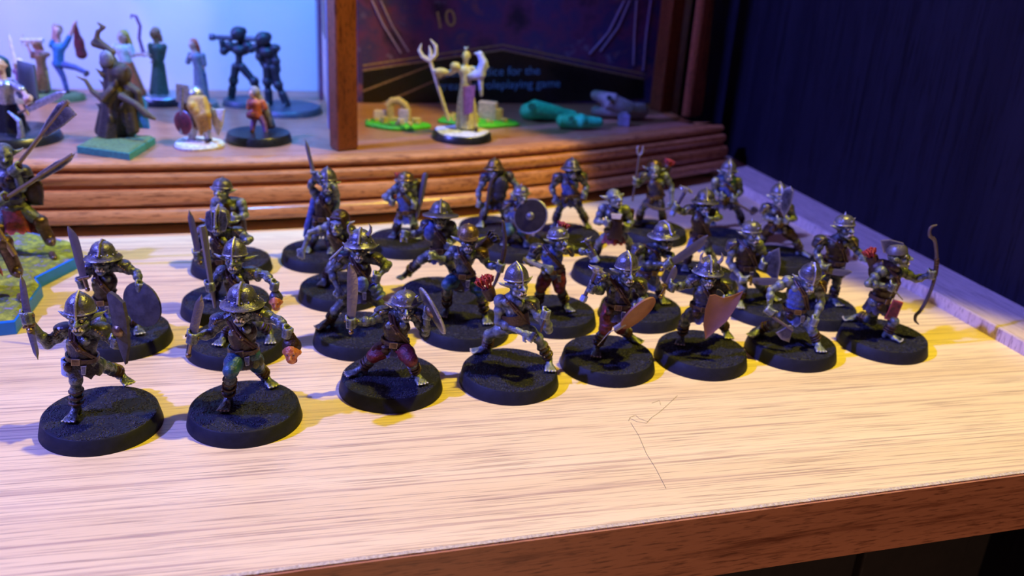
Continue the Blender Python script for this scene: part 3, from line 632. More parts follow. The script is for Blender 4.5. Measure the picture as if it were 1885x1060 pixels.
    if skirt_m:
        dn = np.array([0, 0, -1.]); skirt(pl+up*.5, 2.9, pl+dn*sk+V3(0, .1, 0), 3.9, fig, M[skirt_m], 'skirt' if sk < 5 else 'long_skirt', 1.3, seed)
    if belt:
        bo = ringband(pl+up*.9, up, 3.05, 2.6, 1.0, .35, fig, M['leather'], 'belt', wd_)
        b_ = Acc(); bc = pl+up*.9+fwd*2.95; b_.prism([(-.9, -.7), (.9, -.7), (.9, .7), (-.9, .7)], bc, wd_, up, .4); build(b_, 'buckle', M[belt], bo)
        b_ = Acc(); b_.ell(pl+fwd*2.5-wd_*1.9-up*.6, (.95, .8, 1.1)); b_.ell(pl+fwd*2.5-wd_*1.9+up*.1, (1.05, .85, .5)); build(b_, 'pouch', M['leather'], bo)
        b_ = Acc(); b_.prism([(-.4, -1.4), (.4, -1.4), (.55, .6), (-.55, .6)], pl+fwd*2.9+wd_*1.6-up*.6, wd_, up, .35); build(b_, 'strap_end', M['steel'], bo)
    if strap:
        s_ = Acc(); s0 = SL+up*1.4+wd_*1.0; P = [s0, ch+fwd*2.9+wd_*(-.9)+up*.9, ch+fwd*3.1+wd_*.6-up*.9, pl+wd_*2.7+fwd*1.3+up*1.2]
        s_.tube(P, .42, 6); s_.tube([p+wd_*.75 for p in P], .3, 6); build(s_, 'chest_strap', M['leather'], fig)
        s_ = Acc(); s_.ell(P[1], (.55, .35, .55)); s_.ell(P[2], (.6, .35, .6)); build(s_, 'strap_stud', M[belt or 'bronze'], fig)
    for q, S_, E_ in (('L', SL, EL), ('R', SR, ER)):
        if q in pads:
            x, y, z_ = frame(S_-ch); out = nrm((S_-ch)*np.array([1, 1, .3])); p_ = Acc()
            c0 = S_+up*.25+out*.1
            for i in range(3):
                ang = .45*i; c = c0+out*(.25+.55*i)+V3(0, 0, .45-.75*i); rr = 2.1-.12*i
                p_.ell(c, (rr, rr*.98, .95), rot_yp(0, 0, math.degrees(.5*i+.15)*(1 if out[0] > 0 else -1)))
            po = build(p_, 'shoulder_guard', M[padm], fig, voxel=vox*1.05, smooth=1)
            p_ = Acc()
            for i in range(4): p_.ell(c0+out*(.8*(i*.5))+V3(0, -1.95+.1*i, .7-.5*i), .24)
            build(p_, 'rivet', M['bronze'], po)
    if helm: helmet(helm, hd, R, hs, fig, M[hmat])
    if extra: extra(dict(fig=fig, J=J, G=G, hd=hd, ch=ch, pl=pl, SL=SL, SR=SR, EL=EL, ER=ER, HL=HL, HR=HR, T=T, R=R, up=up, wd=wd_, fwd=fwd))
    return fig
# ------------------------------------------------------------------ the goblin warband, front row from the left
S1 = lambda *p: p
def x1(c):
    J, f = c['J'], c['fig']
    blade(J((51, 582, -3.5)), J((37, 505, -1)), 1.7, f, M['blade'], .02, 'dagger', name='short_spear_blade')
    blade(J((54, 600, -4)), J((70, 662, -6.5)), 1.6, f, M['blade'], 0, 'dagger', name='short_spear_blade', hiltlen=.6)
    shield([(-2.4, 7.5), (-1.5, 8.4), (.6, 7.8), (2.4, 6.8), (2.6, 2.5), (1.6, -3.5), (-.6, -8.6), (-1.6, -5), (-2.4, 0)], J((224, 606, -4.5)), (.75, -.45, .05), (.0, -.12, 1), f, M['matt_grey'], .7, .7, (M['bronze'], 1))
    ringband(c['pl']-c['wd']*2.2-V3(0, 0, 1.6), (0.1, 0, 1), 1.9, 1.5, 3.2, .5, f, M['blue_cloth'], 'hip_cloth')
goblin('goblin in pointed steel helmet with dagger out left and kite shield, leftmost in front row', (185, 757), (148, 580), (151, 625), (152, 662), (120, 608), (88, 634, -1.5), (51, 586, -3.5),
       (183, 608), (203, 622, 0), (214, 630, -2.5), (140, 700), (142, 757), (196, 676), (222, 694), yaw=8, pitch=14, gL=((51, 590, -3), (40, 520, -1)), gR='closed', toeL=(0, -1), toeR=(.75, -.6), extra=x1, padm='dark_steel', tunic='black_cloth', sk=3.2, hs=1.02)
def x2(c):
    J, f = c['J'], c['fig']
    blade(J((354, 620, -4)), J((370, 542, -3)), 1.9, f, M['dark_steel'], .01, 'straight', hiltlen=4.0)
    sevhead(J((537, 648, -4.5)), f, M['leather'], 1.0, 5)
goblin('goblin in wide-brimmed helmet dangling a severed orange head, second in front row', (450, 745), (445, 563), (446, 606), (449, 648), (406, 590), (388, 614, -1.5), (354, 622, -4), (478, 578), (514, 590, -2), (529, 612, -4),
       (425, 682, -6), (421, 738), (472, 672), (488, 698), yaw=3, pitch=14, helm='kettle', gL=((354, 622, -4), (370, 542, -3)), gR='closed', toeL=(0, -1), toeR=(.6, -.6), legs='teal_cloth', extra=x2, hs=1.05, tunic='leather', sk=3.0)
def x3(c):
    J, f = c['J'], c['fig']
    blade(J((646, 590, -4)), J((644, 486, -4)), 2.1, f, M['blade'], .015, 'falchion')
    shield(circle(5.6), J((796, 572, -4.5)), (.38, -.9, .12), (-.42, .0, .9), f, M['dark_steel'], .55, .4, (M['bronze'], 1), M['steel'])
goblin('goblin in dark red trousers with falchion upright and edge-on round shield, third in front row', (720, 690), (746, 561), (731, 596), (727, 632), (706, 576), (684, 590, -2), (646, 594, -4), (764, 580), (783, 612, -1), (787, 578, -3.5),
       (688, 655), (668, 684), (756, 662, -5), (765, 692), yaw=14, pitch=16, helm='spiked', gL=((645, 598, -4), (644, 500, -4)), gR='closed', toeL=(-.7, -.3), toeR=(.5, -.8), legs='red_cloth', extra=x3, padm='steel', tunic='leather', sk=2.6, hs=.98)
def x4(c):
    J, f = c['J'], c['fig']
    quiver(J((906, 552, 3)), J((897, 530, 3)), f, M['feather'], 12, 3.2)
    ringband(c['ch']*.35+c['pl']*.65, c['up'], 3.2, 2.7, 2.6, .3, f, M['leather'], 'wide_belt', c['wd'])
    a = Acc(); a.tube([J((995, 610, -4)), J((1002, 590, -4.5)), J((1010, 572, -4))], .3, 6); build(a, 'bracer_lacing', M['leather'], f)
goblin('bare-legged crouching goblin with pointed helmet and red-feathered arrows, fourth in front row', (938, 678), (953, 520), (944, 555), (950, 598), (921, 554), (917, 592, -1), (968, 615, -4), (976, 558), (1010, 607, -2), (1004, 578, -4),
       (900, 616), (897, 644), (990, 622), (1010, 668), yaw=32, pitch=10, skin='skin_pale', gL=None, gR='closed', toeL=(-1, -.25), toeR=(.1, -1), extra=x4, skirt_m=None, tunic=None, belt=None, pads=('R',), hs=1.0, ears=1.1)
def mace(c, p0, p1, n=10, head=1.5, mat='steel', name='spiked_mace'):
    J, f = c['J'], c['fig']; q0, q1 = J(p0), J(p1); ax = nrm(q1-q0); L = np.linalg.norm(q1-q0)
    a = Acc(); a.tube([q0, q0+ax*L*.5, q1], [.5, .5, .7], 8); o = build(a, name, M['wood_haft'], f)
    a = Acc(); a.tube([q1-ax*1.6, q1-ax*1.2, q1-ax*.2, q1+ax*.3], [.8, head*.8, head, .5], 10); x, y, _ = frame(ax)
    for i in range(n):
        t = i*2.4; b = q1-ax*(.1+.14*i)+(x*math.cos(t)+y*math.sin(t))*head*.8; a.tube([b, b+(x*math.cos(t)+y*math.sin(t)+ax*.2)*1.3], [.32, .04], 5)
    build(a, 'mace_head', M[mat], o); a = Acc(); a.tube([q0-ax*1.4, q0-ax*1.0, q0+ax*.3], [.6, .95, .85], 8); build(a, 'pommel', M['blue_cloth'], o); return o
def x5(c):
    J, f = c['J'], c['fig']
    mace(c, (1076, 546, -5), (1101, 492, -4))
    a = J((1147, 600, -6)); b = J((1202, 552, -6)); ctr = (a+b)/2
    shield([(5.6*math.cos(t), 3.7*math.sin(t)) for t in np.linspace(0, 6.28, 29)[:-1]], ctr, b-a, (-.45, -.62, .62), f, M['copper'], .5, .5, None, None, 'plain brown shield')
    k = Acc(); k.tube([J((1132, 606, -6)), J((1150, 594, -6))], .8, 8); k.tube([J((1100, 636, -6)), J((1122, 611, -6)), J((1150, 600, -6))], .13, 5); build(k, 'sword_sheath', M['dark_steel'], f)
goblin('goblin with spiked mace and brown oval shield hanging low, fifth in front row', (1120, 650), (1154, 497), (1140, 530), (1135, 564), (1110, 513), (1106, 536, -1.5), (1089, 530, -4.5), (1175, 522), (1186, 548, -1), (1170, 572, -4),
       (1114, 605), (1098, 643), (1142, 604), (1156, 622), yaw=18, pitch=15, gL=((1076, 546, -5), (1101, 492, -4)), gR='closed', toeL=(-.1, -1), toeR=(.8, -.4), legs='red_cloth', extra=x5, hs=.98, tunic='black_cloth')
def x6(c):
    J, f = c['J'], c['fig']
    blade(J((1226, 527, -3)), J((1246, 490, -2)), 1.6, f, M['blade'], -.05, 'falchion')
    shield([(-3.2, 4.6), (-1.9, 4.9), (.2, 4.2), (2.0, 4.8), (4.9, 6.4), (3.9, 2.6), (2.0, -1.6), (-.7, -4.8), (-2.9, -7.2), (-3.9, -3.4), (-3.9, 1.0)], J((1326, 577, -6.5)), (.97, -.12, .03), (.0, .1, 1), f, M['copper'], .5, -.9, None, None, 'plain brown notched shield')
goblin('goblin in two-horned helmet behind a large brown notched shield, sixth in front row', (1292, 640), (1304, 503), (1299, 534), (1292, 568), (1279, 517), (1256, 526, -1), (1236, 528, -3), (1331, 524), (1345, 540, -1), (1335, 556, -3.5),
       (1263, 584), (1254, 622), (1322, 590), (1334, 610), yaw=2, pitch=16, helm='horned', gL=((1226, 531, -3), (1246, 490, -2)), gR='closed', toeL=(-.25, -1), toeR=(.15, -1), extra=x6, hs=.98, tunic='black_cloth', padm='steel')
def axe(c, p0, p1, p2, w=3.2, name='axe', side=1, mat='blade'):
    J, f = c['J'], c['fig']; q0, q1 = J(p0), J(p1); ax = nrm(q1-q0); a = Acc(); a.tube([q0-ax*1.0, q1+ax*.7], .42, 8); o = build(a, name, M['wood_haft'], f)
    sdv = J(p2)-q1; sdv = nrm(sdv-ax*(sdv@ax)); a = Acc(); out = [(0, -1.0), (w*.55, -1.6), (w, -w*.75), (w*1.2, 0), (w, w*.75), (w*.55, 1.6), (0, 1.0), (-.9, .5), (-.9, -.5)]
    a.prism(out, q1-ax*.3, sdv, ax, .6, 0, .7); build(a, 'axe_head', M[mat], o); return o
def x7(c):
    J = c['J']; axe(c, (1416, 578, -5), (1455, 606, -6.5), (1444, 622, -7), 3.0)
goblin('hunched goblin in pointed helmet reaching down with a crescent axe, seventh in front row', (1458, 627), (1490, 512), (1471, 530), (1462, 572), (1450, 518), (1419, 534, -1), (1416, 572, -4.5), (1506, 524), (1512, 556, -1.5), (1498, 592, -5),
       (1428, 596), (1400, 612), (1494, 606), (1502, 634), yaw=6, pitch=34, helm='conical', skin='skin_pale', gL=((1416, 578, -5), (1455, 606, -6.5)), gR='closed', toeL=(-.8, -.5), toeR=(.1, -1), extra=x7, hs=1.0, tunic='blue_cloth', skirt_m='blue_cloth', pads=('R',), padm='bronze')
def bow(c, pts, rr=None, grip=None):
    J, f = c['J'], c['fig']; P = [J(p) for p in pts]; n = len(P)
    rad = rr or [.18]+[.42]+[.5]*(n-4)+[.42]+[.15]; a = Acc()
    # resample smoothly
    t = np.arange(n); s = np.linspace(0, n-1, n*5); Q = np.stack([np.interp(s, t, [p[k] for p in P]) for k in range(3)], 1)
    for _ in range(4): Q[1:-1] = Q[1:-1]*.5+(Q[:-2]+Q[2:])*.25
    a.tube(list(Q), list(np.interp(s, t, rad)), 8); o = build(a, 'bow', M['wood_haft'], f)
    if grip is not None:
        g = Acc(); i0 = int(grip*len(Q))
        for i in range(-3, 4):
            j = min(max(i0+i, 1), len(Q)-2); g.tube([Q[j]-(Q[j+1]-Q[j])*.35, Q[j]+(Q[j+1]-Q[j])*.35], .68, 8)
        build(g, 'grip_wrap', M['leather'], o)
    return o
def x8(c):
    J, f = c['J'], c['fig']
    bow(c, [(1725, 414, -1), (1712, 418, -1), (1710, 434, -1), (1721, 440, -1), (1724, 465, -1), (1724, 490, -1), (1720, 515, -1), (1713, 536, -1), (1704, 556, -1), (1693, 574, -1), (1685, 580, -1), (1684, 590, -1), (1691, 597, -1)], None, .42)
    quiver(J((1620, 516, 1.5)), J((1604, 472, 2.0)), f, M['feather'], 10, 2.3)
    a = Acc(); a.ell(J((1618, 498, 1)), (3.0, 2.6, 3.4)); a.cap(J((1626, 488, 0)), J((1646, 492, -1)), 1.9, 1.7); build(a, 'back_pack', M['leather'], f, voxel=.35)
    a = Acc(); a.prism([(-1.5, -3), (1.6, -3.4), (1.4, 2.5), (-1.4, 3)], J((1646, 570, -3)), (1, -.2, 0), (0.2, 0, 1), .7); build(a, 'purple_rag', M['red_cloth'], f)
    a = Acc(); a.tube([J((1640, 528, -4)), J((1662, 552, -4))], [.35, .15], 6); build(a, 'knife', M['steel'], f)
goblin('kneeling archer goblin facing right with long horn-tipped bow, right end of front row', (1627, 615), (1655, 470), (1638, 506), (1618, 552), (1622, 500, -2), (1598, 522, -3.5), (1641, 528, -4.5), (1662, 500, 1.5), (1686, 514, 0), (1714, 505, -1),
       (1606, 590), (1580, 588), (1646, 592, -3), (1632, 618), yaw=68, pitch=6, helm='fin', hmat='dark_steel', skin='skin', gL='closed', gR=((1720, 520, -1), (1724, 480, -1)), toeL=(-1, .1), toeR=(.85, -.6), extra=x8, pads=(), tunic='leather', ears=1.1)
# ---- second row
def x9(c):
    J, f = c['J'], c['fig']
    blade(J((154, 512, -4)), J((121, 417, -2)), 1.9, f, M['blade'], .05, 'falchion')
    out = [(5.4*math.cos(t), 5.8*math.sin(t)) for t in np.linspace(1.9, 1.9+2*math.pi-.55, 26)]+[(.2, 3.9)]
    shield(out, J((262, 560, -4)), (.95, -.25, 0), (-.05, .1, 1), f, M['matt_grey'], .55, .7)
goblin('goblin with raised curved sword and dark round notched shield, behind the leftmost front goblin', (222, 605), (189, 477), (192, 512), (195, 556), (166, 494), (150, 515, 0), (152, 522, -3), (224, 490), (252, 502, 0), (258, 528, -3),
       (185, 590), (180, 612), (232, 588), (252, 602), yaw=6, pitch=12, helm='kettle', gL=((154, 520, -4), (121, 417, -2)), gR='closed', toeR=(.5, -.8), extra=x9, tunic='leather', skirt_m='blue_cloth', hs=1.02)
def x10(c):
    J, f = c['J'], c['fig']
    a = Acc(); a.tube([J((396, 566, -4)), J((388, 520, -4)), J((374, 424, -3)), J((372, 416, -3))], [.45, .65, 1.0, .8], 7); build(a, 'club', M['dark_steel'], f)
    sevhead(J((508, 556, -4)), f, M['steel'], .85, 10)
goblin('goblin with dark straight club and grey-haired severed head, just behind the wide-brimmed front goblin', (435, 620), (432, 474), (434, 512), (440, 560), (409, 500), (394, 518, -1), (387, 528, -4), (462, 502), (490, 506, -1), (505, 526, -3.5),
       (425, 592), (415, 622), (470, 592), (497, 618), yaw=4, pitch=10, helm='conical', gL=((388, 530, -4), (374, 424, -3)), gR='closed', extra=x10, toeR=(.3, -1), vox=.33, pads=('R',), ears=1.3, skirt_m='teal_cloth')
def x11(c):
    J, f = c['J'], c['fig']; blade(J((364, 462, -4)), J((348, 386, -3)), 1.7, f, M['blade'], .0, 'straight', hiltlen=3)
goblin('goblin in ridged cheek-plate helmet holding a thin sword up, third from front in left file', (416, 548), (402, 408), (406, 442), (410, 482), (378, 424), (366, 446, -1), (364, 470, -4), (436, 428), (460, 440, -1), (440, 452, -3.5),
       (400, 510), (396, 540), (436, 512), (440, 545), yaw=2, pitch=8, helm='faceplate', gL=((364, 475, -4), (348, 386, -3)), gR='closed', extra=x11, vox=.35, ears=1.4, pads=('L', 'R'))
def x12(c):
    a = Acc(); f = c['fig']; ch, pl, wd_ = c['ch'], c['pl'], c['wd']
    a.ell(ch+V3(0, 1.6, .6), (4.6, 2.2, 2.2)); a.cap(ch+V3(1.5, 2.2, 0), pl+V3(2.0, 2.2, -3), 2.6, 2.4); a.cap(ch+V3(-1, 2.4, 0), pl+V3(0, 2.6, -3), 2.4, 2.2); build(a, 'cloak', M['leather'], f, voxel=.4)
goblin('goblin in close skullcap and short cloak without weapon, rearmost of the left file', (426, 475), (408, 349), (422, 380), (425, 418), (398, 372), (392, 394, -1), (412, 404, -3), (444, 374), (453, 396, -1), (432, 402, -3.5),
       (412, 448), (405, 470), (440, 448), (446, 470), yaw=-8, pitch=6, helm='cap', hmat='dark_steel', skin='skin_pale', gL='closed', gR='closed', extra=x12, vox=.38, pads=(), strap=False)
def x13(c):
    J, f = c['J'], c['fig']; a = Acc(); a.ell(J((666, 524, -5)), (1.9, 1.2, 2.3)); a.ell(J((666, 514, -5)), (1.5, 1.1, .7)); build(a, 'waterskin', M['blue_cloth'], f, voxel=.35)
    a = Acc(); hp = c['pl']
    for i in range(3): a.ell(J((689+i*5, 527+i*9, -3)), (1.9, 1.9, .8), rot_yp(0, 0, -30))
    build(a, 'thigh_wrap', M['blue_cloth'], f, voxel=.35)
    a = Acc(); a.tube([J((607, 479, -2)), J((632, 455, 0))], .35, 6); build(a, 'knife', M['steel'], f)
goblin('goblin in broad two-horned helmet with one fist on its hip, behind the falchion goblin', (663, 605), (663, 454), (661, 488), (663, 530), (635, 474), (610, 500, -1), (624, 534, -3), (690, 476), (715, 487, 0), (693, 511, -3),
       (617, 572), (608, 596), (698, 558), (712, 592), yaw=2, pitch=12, helm='horned', gL=None, gR='closed', toeL=(-.7, -.6), toeR=(.4, -.9), extra=x13, vox=.33, padm='dark_steel', skirt_m='black_cloth', hs=1.02)
def x14(c): pass
goblin('bare-armed goblin in brown hood stooping left with long fingers spread, behind the akimbo goblin', (627, 525), (624, 408), (620, 432), (634, 468), (602, 418), (570, 428, -1), (557, 462, -2.5), (642, 424), (652, 446, 0), (640, 462, -3),
       (610, 490), (600, 516), (648, 492), (655, 516), yaw=-14, pitch=18, helm='hood', hmat='leather', skin='skin_pale', gL=None, gR='closed', extra=x14, vox=.36, pads=('R',), arm=.85)
def x15(c):
    J, f = c['J'], c['fig']; blade(J((577, 318, -1)), J((562, 256, 1)), 1.25, f, M['blade'], 0, 'straight', hiltlen=2)
    a = Acc(); ch, pl = c['ch'], c['pl']; a.ell(ch+V3(0, 1.5, .5), (4.2, 2.6, 2.2))
    for i in range(9): t = -1.6+3.2*i/8; a.chain([ch+V3(3.4*math.sin(t), 1.6, -.5), pl+V3(4.2*math.sin(t)-.8, 2.2*math.cos(t), -3-.5*(i % 2)), pl+V3(5.0*math.sin(t)-1.2, 2.4*math.cos(t), -6-(i % 3))], [1.6, 1.3, .5])
    build(a, 'fur_cloak', M['blue_cloth'], f, voxel=.42)
goblin('fur-cloaked goblin raising a thin sword overhead, against the plinth left of centre', (588, 460), (603, 336), (597, 370), (594, 404), (583, 360), (571, 342, -1), (581, 322, -1), (617, 360), (616, 344, -2.5), (590, 328, -2),
       (580, 436), (572, 456), (604, 436), (608, 458), yaw=12, pitch=6, helm='conical', hmat='dark_steel', gL=((580, 330, -1), (562, 256, 1)), gR='closed', extra=x15, vox=.4, pads=(), skirt_m='black_cloth', sk=5)
def x16(c):
    J, f = c['J'], c['fig']
    bow(c, [(921, 408, -2), (926, 406, -2), (929, 430, -2), (930, 450, -2), (927, 470, -2), (922, 490, -2), (916, 510, -2), (908, 528, -2), (900, 540, -2)], [.15, .4, .5, .55, .6, .6, .5, .4, .15], .5)
    quiver(J((884, 458, 3)), J((902, 441, 3)), f, M['black_cloth'], 9, 2.4)
goblin('crouching archer goblin in ribbed peaked cap gripping a bow upright, centre of the group', (855, 590), (862, 440), (854, 470), (852, 508), (835, 463), (818, 480, -1), (802, 473, -3.5), (884, 466), (900, 488, -1), (921, 492, -3),
       (824, 524, -4), (822, 572), (884, 536), (892, 584), yaw=6, pitch=8, helm='peaked', hmat='bronze', gL=None, gR=((918, 505, -2), (927, 470, -2)), extra=x16, vox=.33, tunic=None, skirt_m='black_cloth', legs='teal_cloth', pads=('R',), padm='bronze')
def x17(c):
    J, f = c['J'], c['fig']; blade(J((742, 434, -3)), J((738, 446, -5)), 1.3, f, M['blade'], 0, 'dagger', hiltlen=1)
    a = Acc(); ch = c['ch']; a.ell(ch+V3(-2.6, -.4, .6), (2.4, 2.3, 3.4)); a.cap(ch+V3(-2, .5, 0), ch+V3(-1.2, .5, -5), 1.8, .9); build(a, 'blue_mantle', M['blue_cloth'], f, voxel=.36)
goblin('lunging goblin in very wide hat-shaped helmet with one arm stretched left, behind peaked-cap archer', (810, 535), (811, 398), (810, 428), (812, 462), (788, 414), (770, 430, -1), (745, 432, -2.5), (830, 416), (838, 436, 0), (826, 452, -2),
       (776, 478, -2), (752, 506), (834, 498), (842, 524), yaw=2, pitch=8, helm='wide', hmat='dark_steel', gL=((741, 432, -3), (738, 446, -4)), gR='closed', toeL=(-.6, -.7), extra=x17, vox=.36, pads=('L',), padm='dark_steel')
def x18(c):
    J, f = c['J'], c['fig']
    a = Acc(); a.tube([J((784, 318, -1)), J((783, 322, -1)), J((776, 360, -1)), J((767, 400, -1))], [.5, 1.0, .95, .6], 8); build(a, 'scabbard', M['black_cloth'], f)
    a = Acc(); a.ell(J((768, 341, 1.5)), (2.6, 1.6, 2.6)); build(a, 'round_pack', M['bronze'], f, voxel=.38)
    quiver(J((736, 342, 2.5)), J((736, 328, 2.5)), f, M['feather'], 8, 2.0)
goblin('thin goblin with hand on hip, red-plumed cap and dark scabbard, against the plinth', (743, 438), (746, 334), (746, 360), (748, 392), (729, 348), (708, 362, -.5), (722, 372, -2), (760, 346), (770, 362, 0), (762, 378, -2),
       (735, 406), (728, 430), (760, 408), (766, 432), yaw=-6, pitch=8, helm='cap', hmat='bronze', gL='closed', gR='closed', extra=x18, vox=.42, pads=(), tunic='blue_cloth', skirt_m='blue_cloth', hs=.95)
def x19(c):
    J, f = c['J'], c['fig']; bow(c, [(916, 318, -4), (908, 326, -4), (902, 342, -4), (899, 360, -4), (897, 378, -4), (893, 394, -4)], [.2, .6, .7, .7, .6, .3])
    a = Acc(); a.ell(J((922, 342, -3)), (3.0, 1.6, 3.7)); a.ell(J((920, 360, -3)), (2.6, 1.5, 2.2)); build(a, 'padded_breastplate', M['black_cloth'], f, voxel=.4)
goblin('broad goblin in brown brimmed helmet holding a drooping bow, behind the black disc shield', (905, 414), (910, 312), (915, 338), (914, 366), (895, 326), (881, 352, -1), (882, 376, -2), (935, 324), (952, 342, -.5), (945, 362, -2),
       (892, 386), (888, 410), (926, 388), (932, 410), yaw=2, pitch=8, helm='kettle', hmat='bronze', gL='closed', gR='closed', extra=x19, vox=.42, skin='skin_pale', hs=.9)
def x20(c):
    J, f = c['J'], c['fig']; shield(circle(5.7), J((977, 398, -5)), (.93, -.32, .1), (.08, .25, .95), f, M['matt_black'], .7, .5, (M['steel'], 1), M['steel'], 'black disc shield with grey rim')
goblin('goblin behind a round black shield with a bright boss, before the back row', (940, 446), (960, 358), (952, 386), (946, 412), (938, 376), (932, 396, 0), (944, 408, -2), (966, 378), (980, 392, -1), (975, 400, -3),
       (938, 424, -4), (932, 444), (960, 426), (966, 446), yaw=25, pitch=14, helm='spiked', gL='closed', gR='closed', extra=x20, vox=.42, skirt_m='blue_cloth', tunic='blue_cloth', legs='teal_cloth', hs=.9)
goblin('goblin in spiked cap standing with bowed arms and empty hands, back row centre', (1045, 428), (1053, 312), (1049, 336), (1050, 362), (1029, 326), (1015, 346, 0), (1024, 366, -2), (1070, 324), (1080, 344, 0), (1075, 360, -2),
       (1029, 386), (1022, 412), (1069, 388), (1078, 412), yaw=14, pitch=10, helm='kettle', hmat='dark_steel', gL=None, gR='closed', vox=.42, pads=('L', 'R'), padm='steel', tunic='blue_cloth', toeR=(.3, -1), hs=.9)
def x22(c):
    J, f = c['J'], c['fig']; mace(c, (1096, 474, -4), (1080, 440, -3), 5, .9, 'dark_steel', 'knobbed_club')
    quiver(J((1028, 440, 4)), J((1036, 420, 4)), f, M['feather'], 8, 1.8)
    a = Acc(); a.tube([J((963, 476, -4)), J((996, 492, -5))], .55, 6); build(a, 'rolled_sleeve', M['steel'], f)
goblin('goggled goblin in baggy dark red trousers stretching a club right, behind crouching front goblin', (1020, 570), (1029, 440), (1015, 466), (1018, 500), (990, 458), (970, 480, -1), (1003, 492, -4), (1042, 458), (1064, 461, 0), (1090, 468, -3),
       (996, 528), (990, 566), (1030, 530), (1040, 562), yaw=38, pitch=8, helm='spiked', hmat='steel', gL=None, gR=((1096, 474, -4), (1080, 440, -3)), legs='red_cloth', toeR=(.4, -1), extra=x22, vox=.33, tunic='blue_cloth', padm='steel', skirt_m=None)
def x23(c):
    J, f = c['J'], c['fig']; a = Acc(); a.box((-1.6, -1.2, -2.4), (1.6, 1.2, 2.4), None, J((1157, 398, 1))); build(a, 'wooden_box', M['leather'], f, bevel=.25)
    a = Acc(); a.prism([(-2.0, -4), (2.2, -4.2), (1.7, 3.8), (-1.5, 4)], J((1134, 417, -4)), (1, -.1, 0), (0, .1, 1), .8, .5); build(a, 'apron', M['leather'], f)
    a = Acc(); a.prism([(-1.6, .8), (1.8, .8), (1.5, -.8), (-1.3, -.8)], J((1134, 398, -5)), (1, -.1, 0), (0, .1, 1), .5); build(a, 'open_book', M['teeth'], f)
goblin('bald goblin in leather apron and red kilt looking right with hand on chest', (1122, 492), (1131, 361), (1130, 392), (1131, 428), (1110, 384), (1098, 408, -1), (1118, 410, -4), (1151, 386), (1162, 408, 0), (1152, 420, -2),
       (1104, 446), (1096, 474), (1156, 444), (1164, 474), yaw=30, pitch=4, helm=None, gL='closed', gR='closed', extra=x23, vox=.38, skirt_m='red_cloth', pads=(), tunic='black_cloth', hs=1.05, skin='skin_pale')
def x24(c):
    J, f = c['J'], c['fig']; a = Acc(); a.tube([J((1164, 370, -3)), J((1170, 334, -3)), J((1177, 286, -2))], .42, 8); o = build(a, 'forked_spear', M['wood_haft'], f)
    a = Acc(); q = J((1177, 286, -2))
    for s in (-1, 1): a.tube([q, q+V3(s*.8, 0, 1.0), q+V3(s*1.0, 0, 2.6), q+V3(s*.8, 0, 3.6)], [.4, .5, .45, .1], 6)
    build(a, 'spear_prongs', M['steel'], o); quiver(J((1222, 322, 3)), J((1231, 304, 3)), f, M['feather'], 8, 2.2)
    bow(c, [(1188, 374, -3), (1200, 383, -3), (1220, 387, -3), (1240, 380, -3)], [.3, .5, .5, .3])
goblin('shaggy yellow-haired goblin holding a two-pronged spear in the back row', (1205, 420), (1205, 310), (1208, 336), (1206, 364), (1187, 324), (1174, 340, -1), (1170, 334, -3), (1224, 324), (1236, 342, 0), (1237, 374, -2.5),
       (1182, 384), (1176, 408), (1218, 388), (1220, 410), yaw=-4, pitch=8, helm='hair', hmat='bronze', gL=((1170, 345, -3), (1177, 290, -2)), gR=None, extra=x24, vox=.42, tunic='black_cloth', pads=('L',), hs=.95)
def x25(c):
    J, f = c['J'], c['fig']; blade(J((1232, 486, -5)), J((1302, 432, -4)), 2.3, f, M['blade'], .03, 'falchion', hiltlen=2.4)
goblin('goblin in smooth brimmed helmet pointing a broad curved sword up to the right', (1180, 562), (1223, 437), (1198, 462), (1192, 502), (1176, 458, -2), (1182, 486, -3), (1228, 486, -5), (1216, 462, 2), (1236, 470, 0), (1236, 486, -3),
       (1178, 526), (1170, 556), (1208, 522), (1216, 548), yaw=32, pitch=12, helm='kettle', gL=((1232, 486, -5), (1290, 440, -4)), gR=None, extra=x25, vox=.33, tunic='blue_cloth', skirt_m='blue_cloth', padm='steel', sk=5)
def x26(c): mace(c, (1240, 390, -2), (1265, 346, -1), 10, 1.7, 'steel', 'spiked_club')
goblin('goblin raising a heavy spike-headed club, in flared dark hat and ragged blue kilt', (1290, 502), (1298, 374), (1290, 402), (1288, 436), (1271, 386), (1256, 390, -1), (1243, 382, -2), (1310, 392), (1325, 400, -1), (1304, 404, -4),
       (1270, 462), (1262, 490), (1306, 464), (1312, 490), yaw=-2, pitch=10, helm='kettle', hmat='dark_steel', gL=((1240, 390, -2), (1265, 346, -1)), gR='closed', extra=x26, vox=.38, tunic='leather', skirt_m='blue_cloth', sk=4.5, pads=('L',))
def x27(c):
    J, f = c['J'], c['fig']; a = Acc(); ch = c['ch']; a.ell(ch+V3(0, .8, .8), (4.4, 3.2, 3.4)); build(a, 'hunched_mantle', M['teal_cloth'], f, voxel=.42)
    axe(c, (1352, 372, -3), (1386, 392, -3), (1392, 384, -3), 2.0)
goblin('round-backed goblin in plain helmet and bulky mantle, farthest into the right back corner', (1337, 436), (1341, 316), (1338, 340), (1340, 366), (1318, 334), (1314, 352, 0), (1330, 362, -3), (1358, 334), (1364, 352, 0), (1350, 366, -3),
       (1318, 382), (1312, 408), (1360, 390), (1364, 412), yaw=6, pitch=16, helm='conical', hmat='steel', gL='closed', gR='closed', extra=x27, vox=.42, tunic='blue_cloth', pads=(), hs=.92)
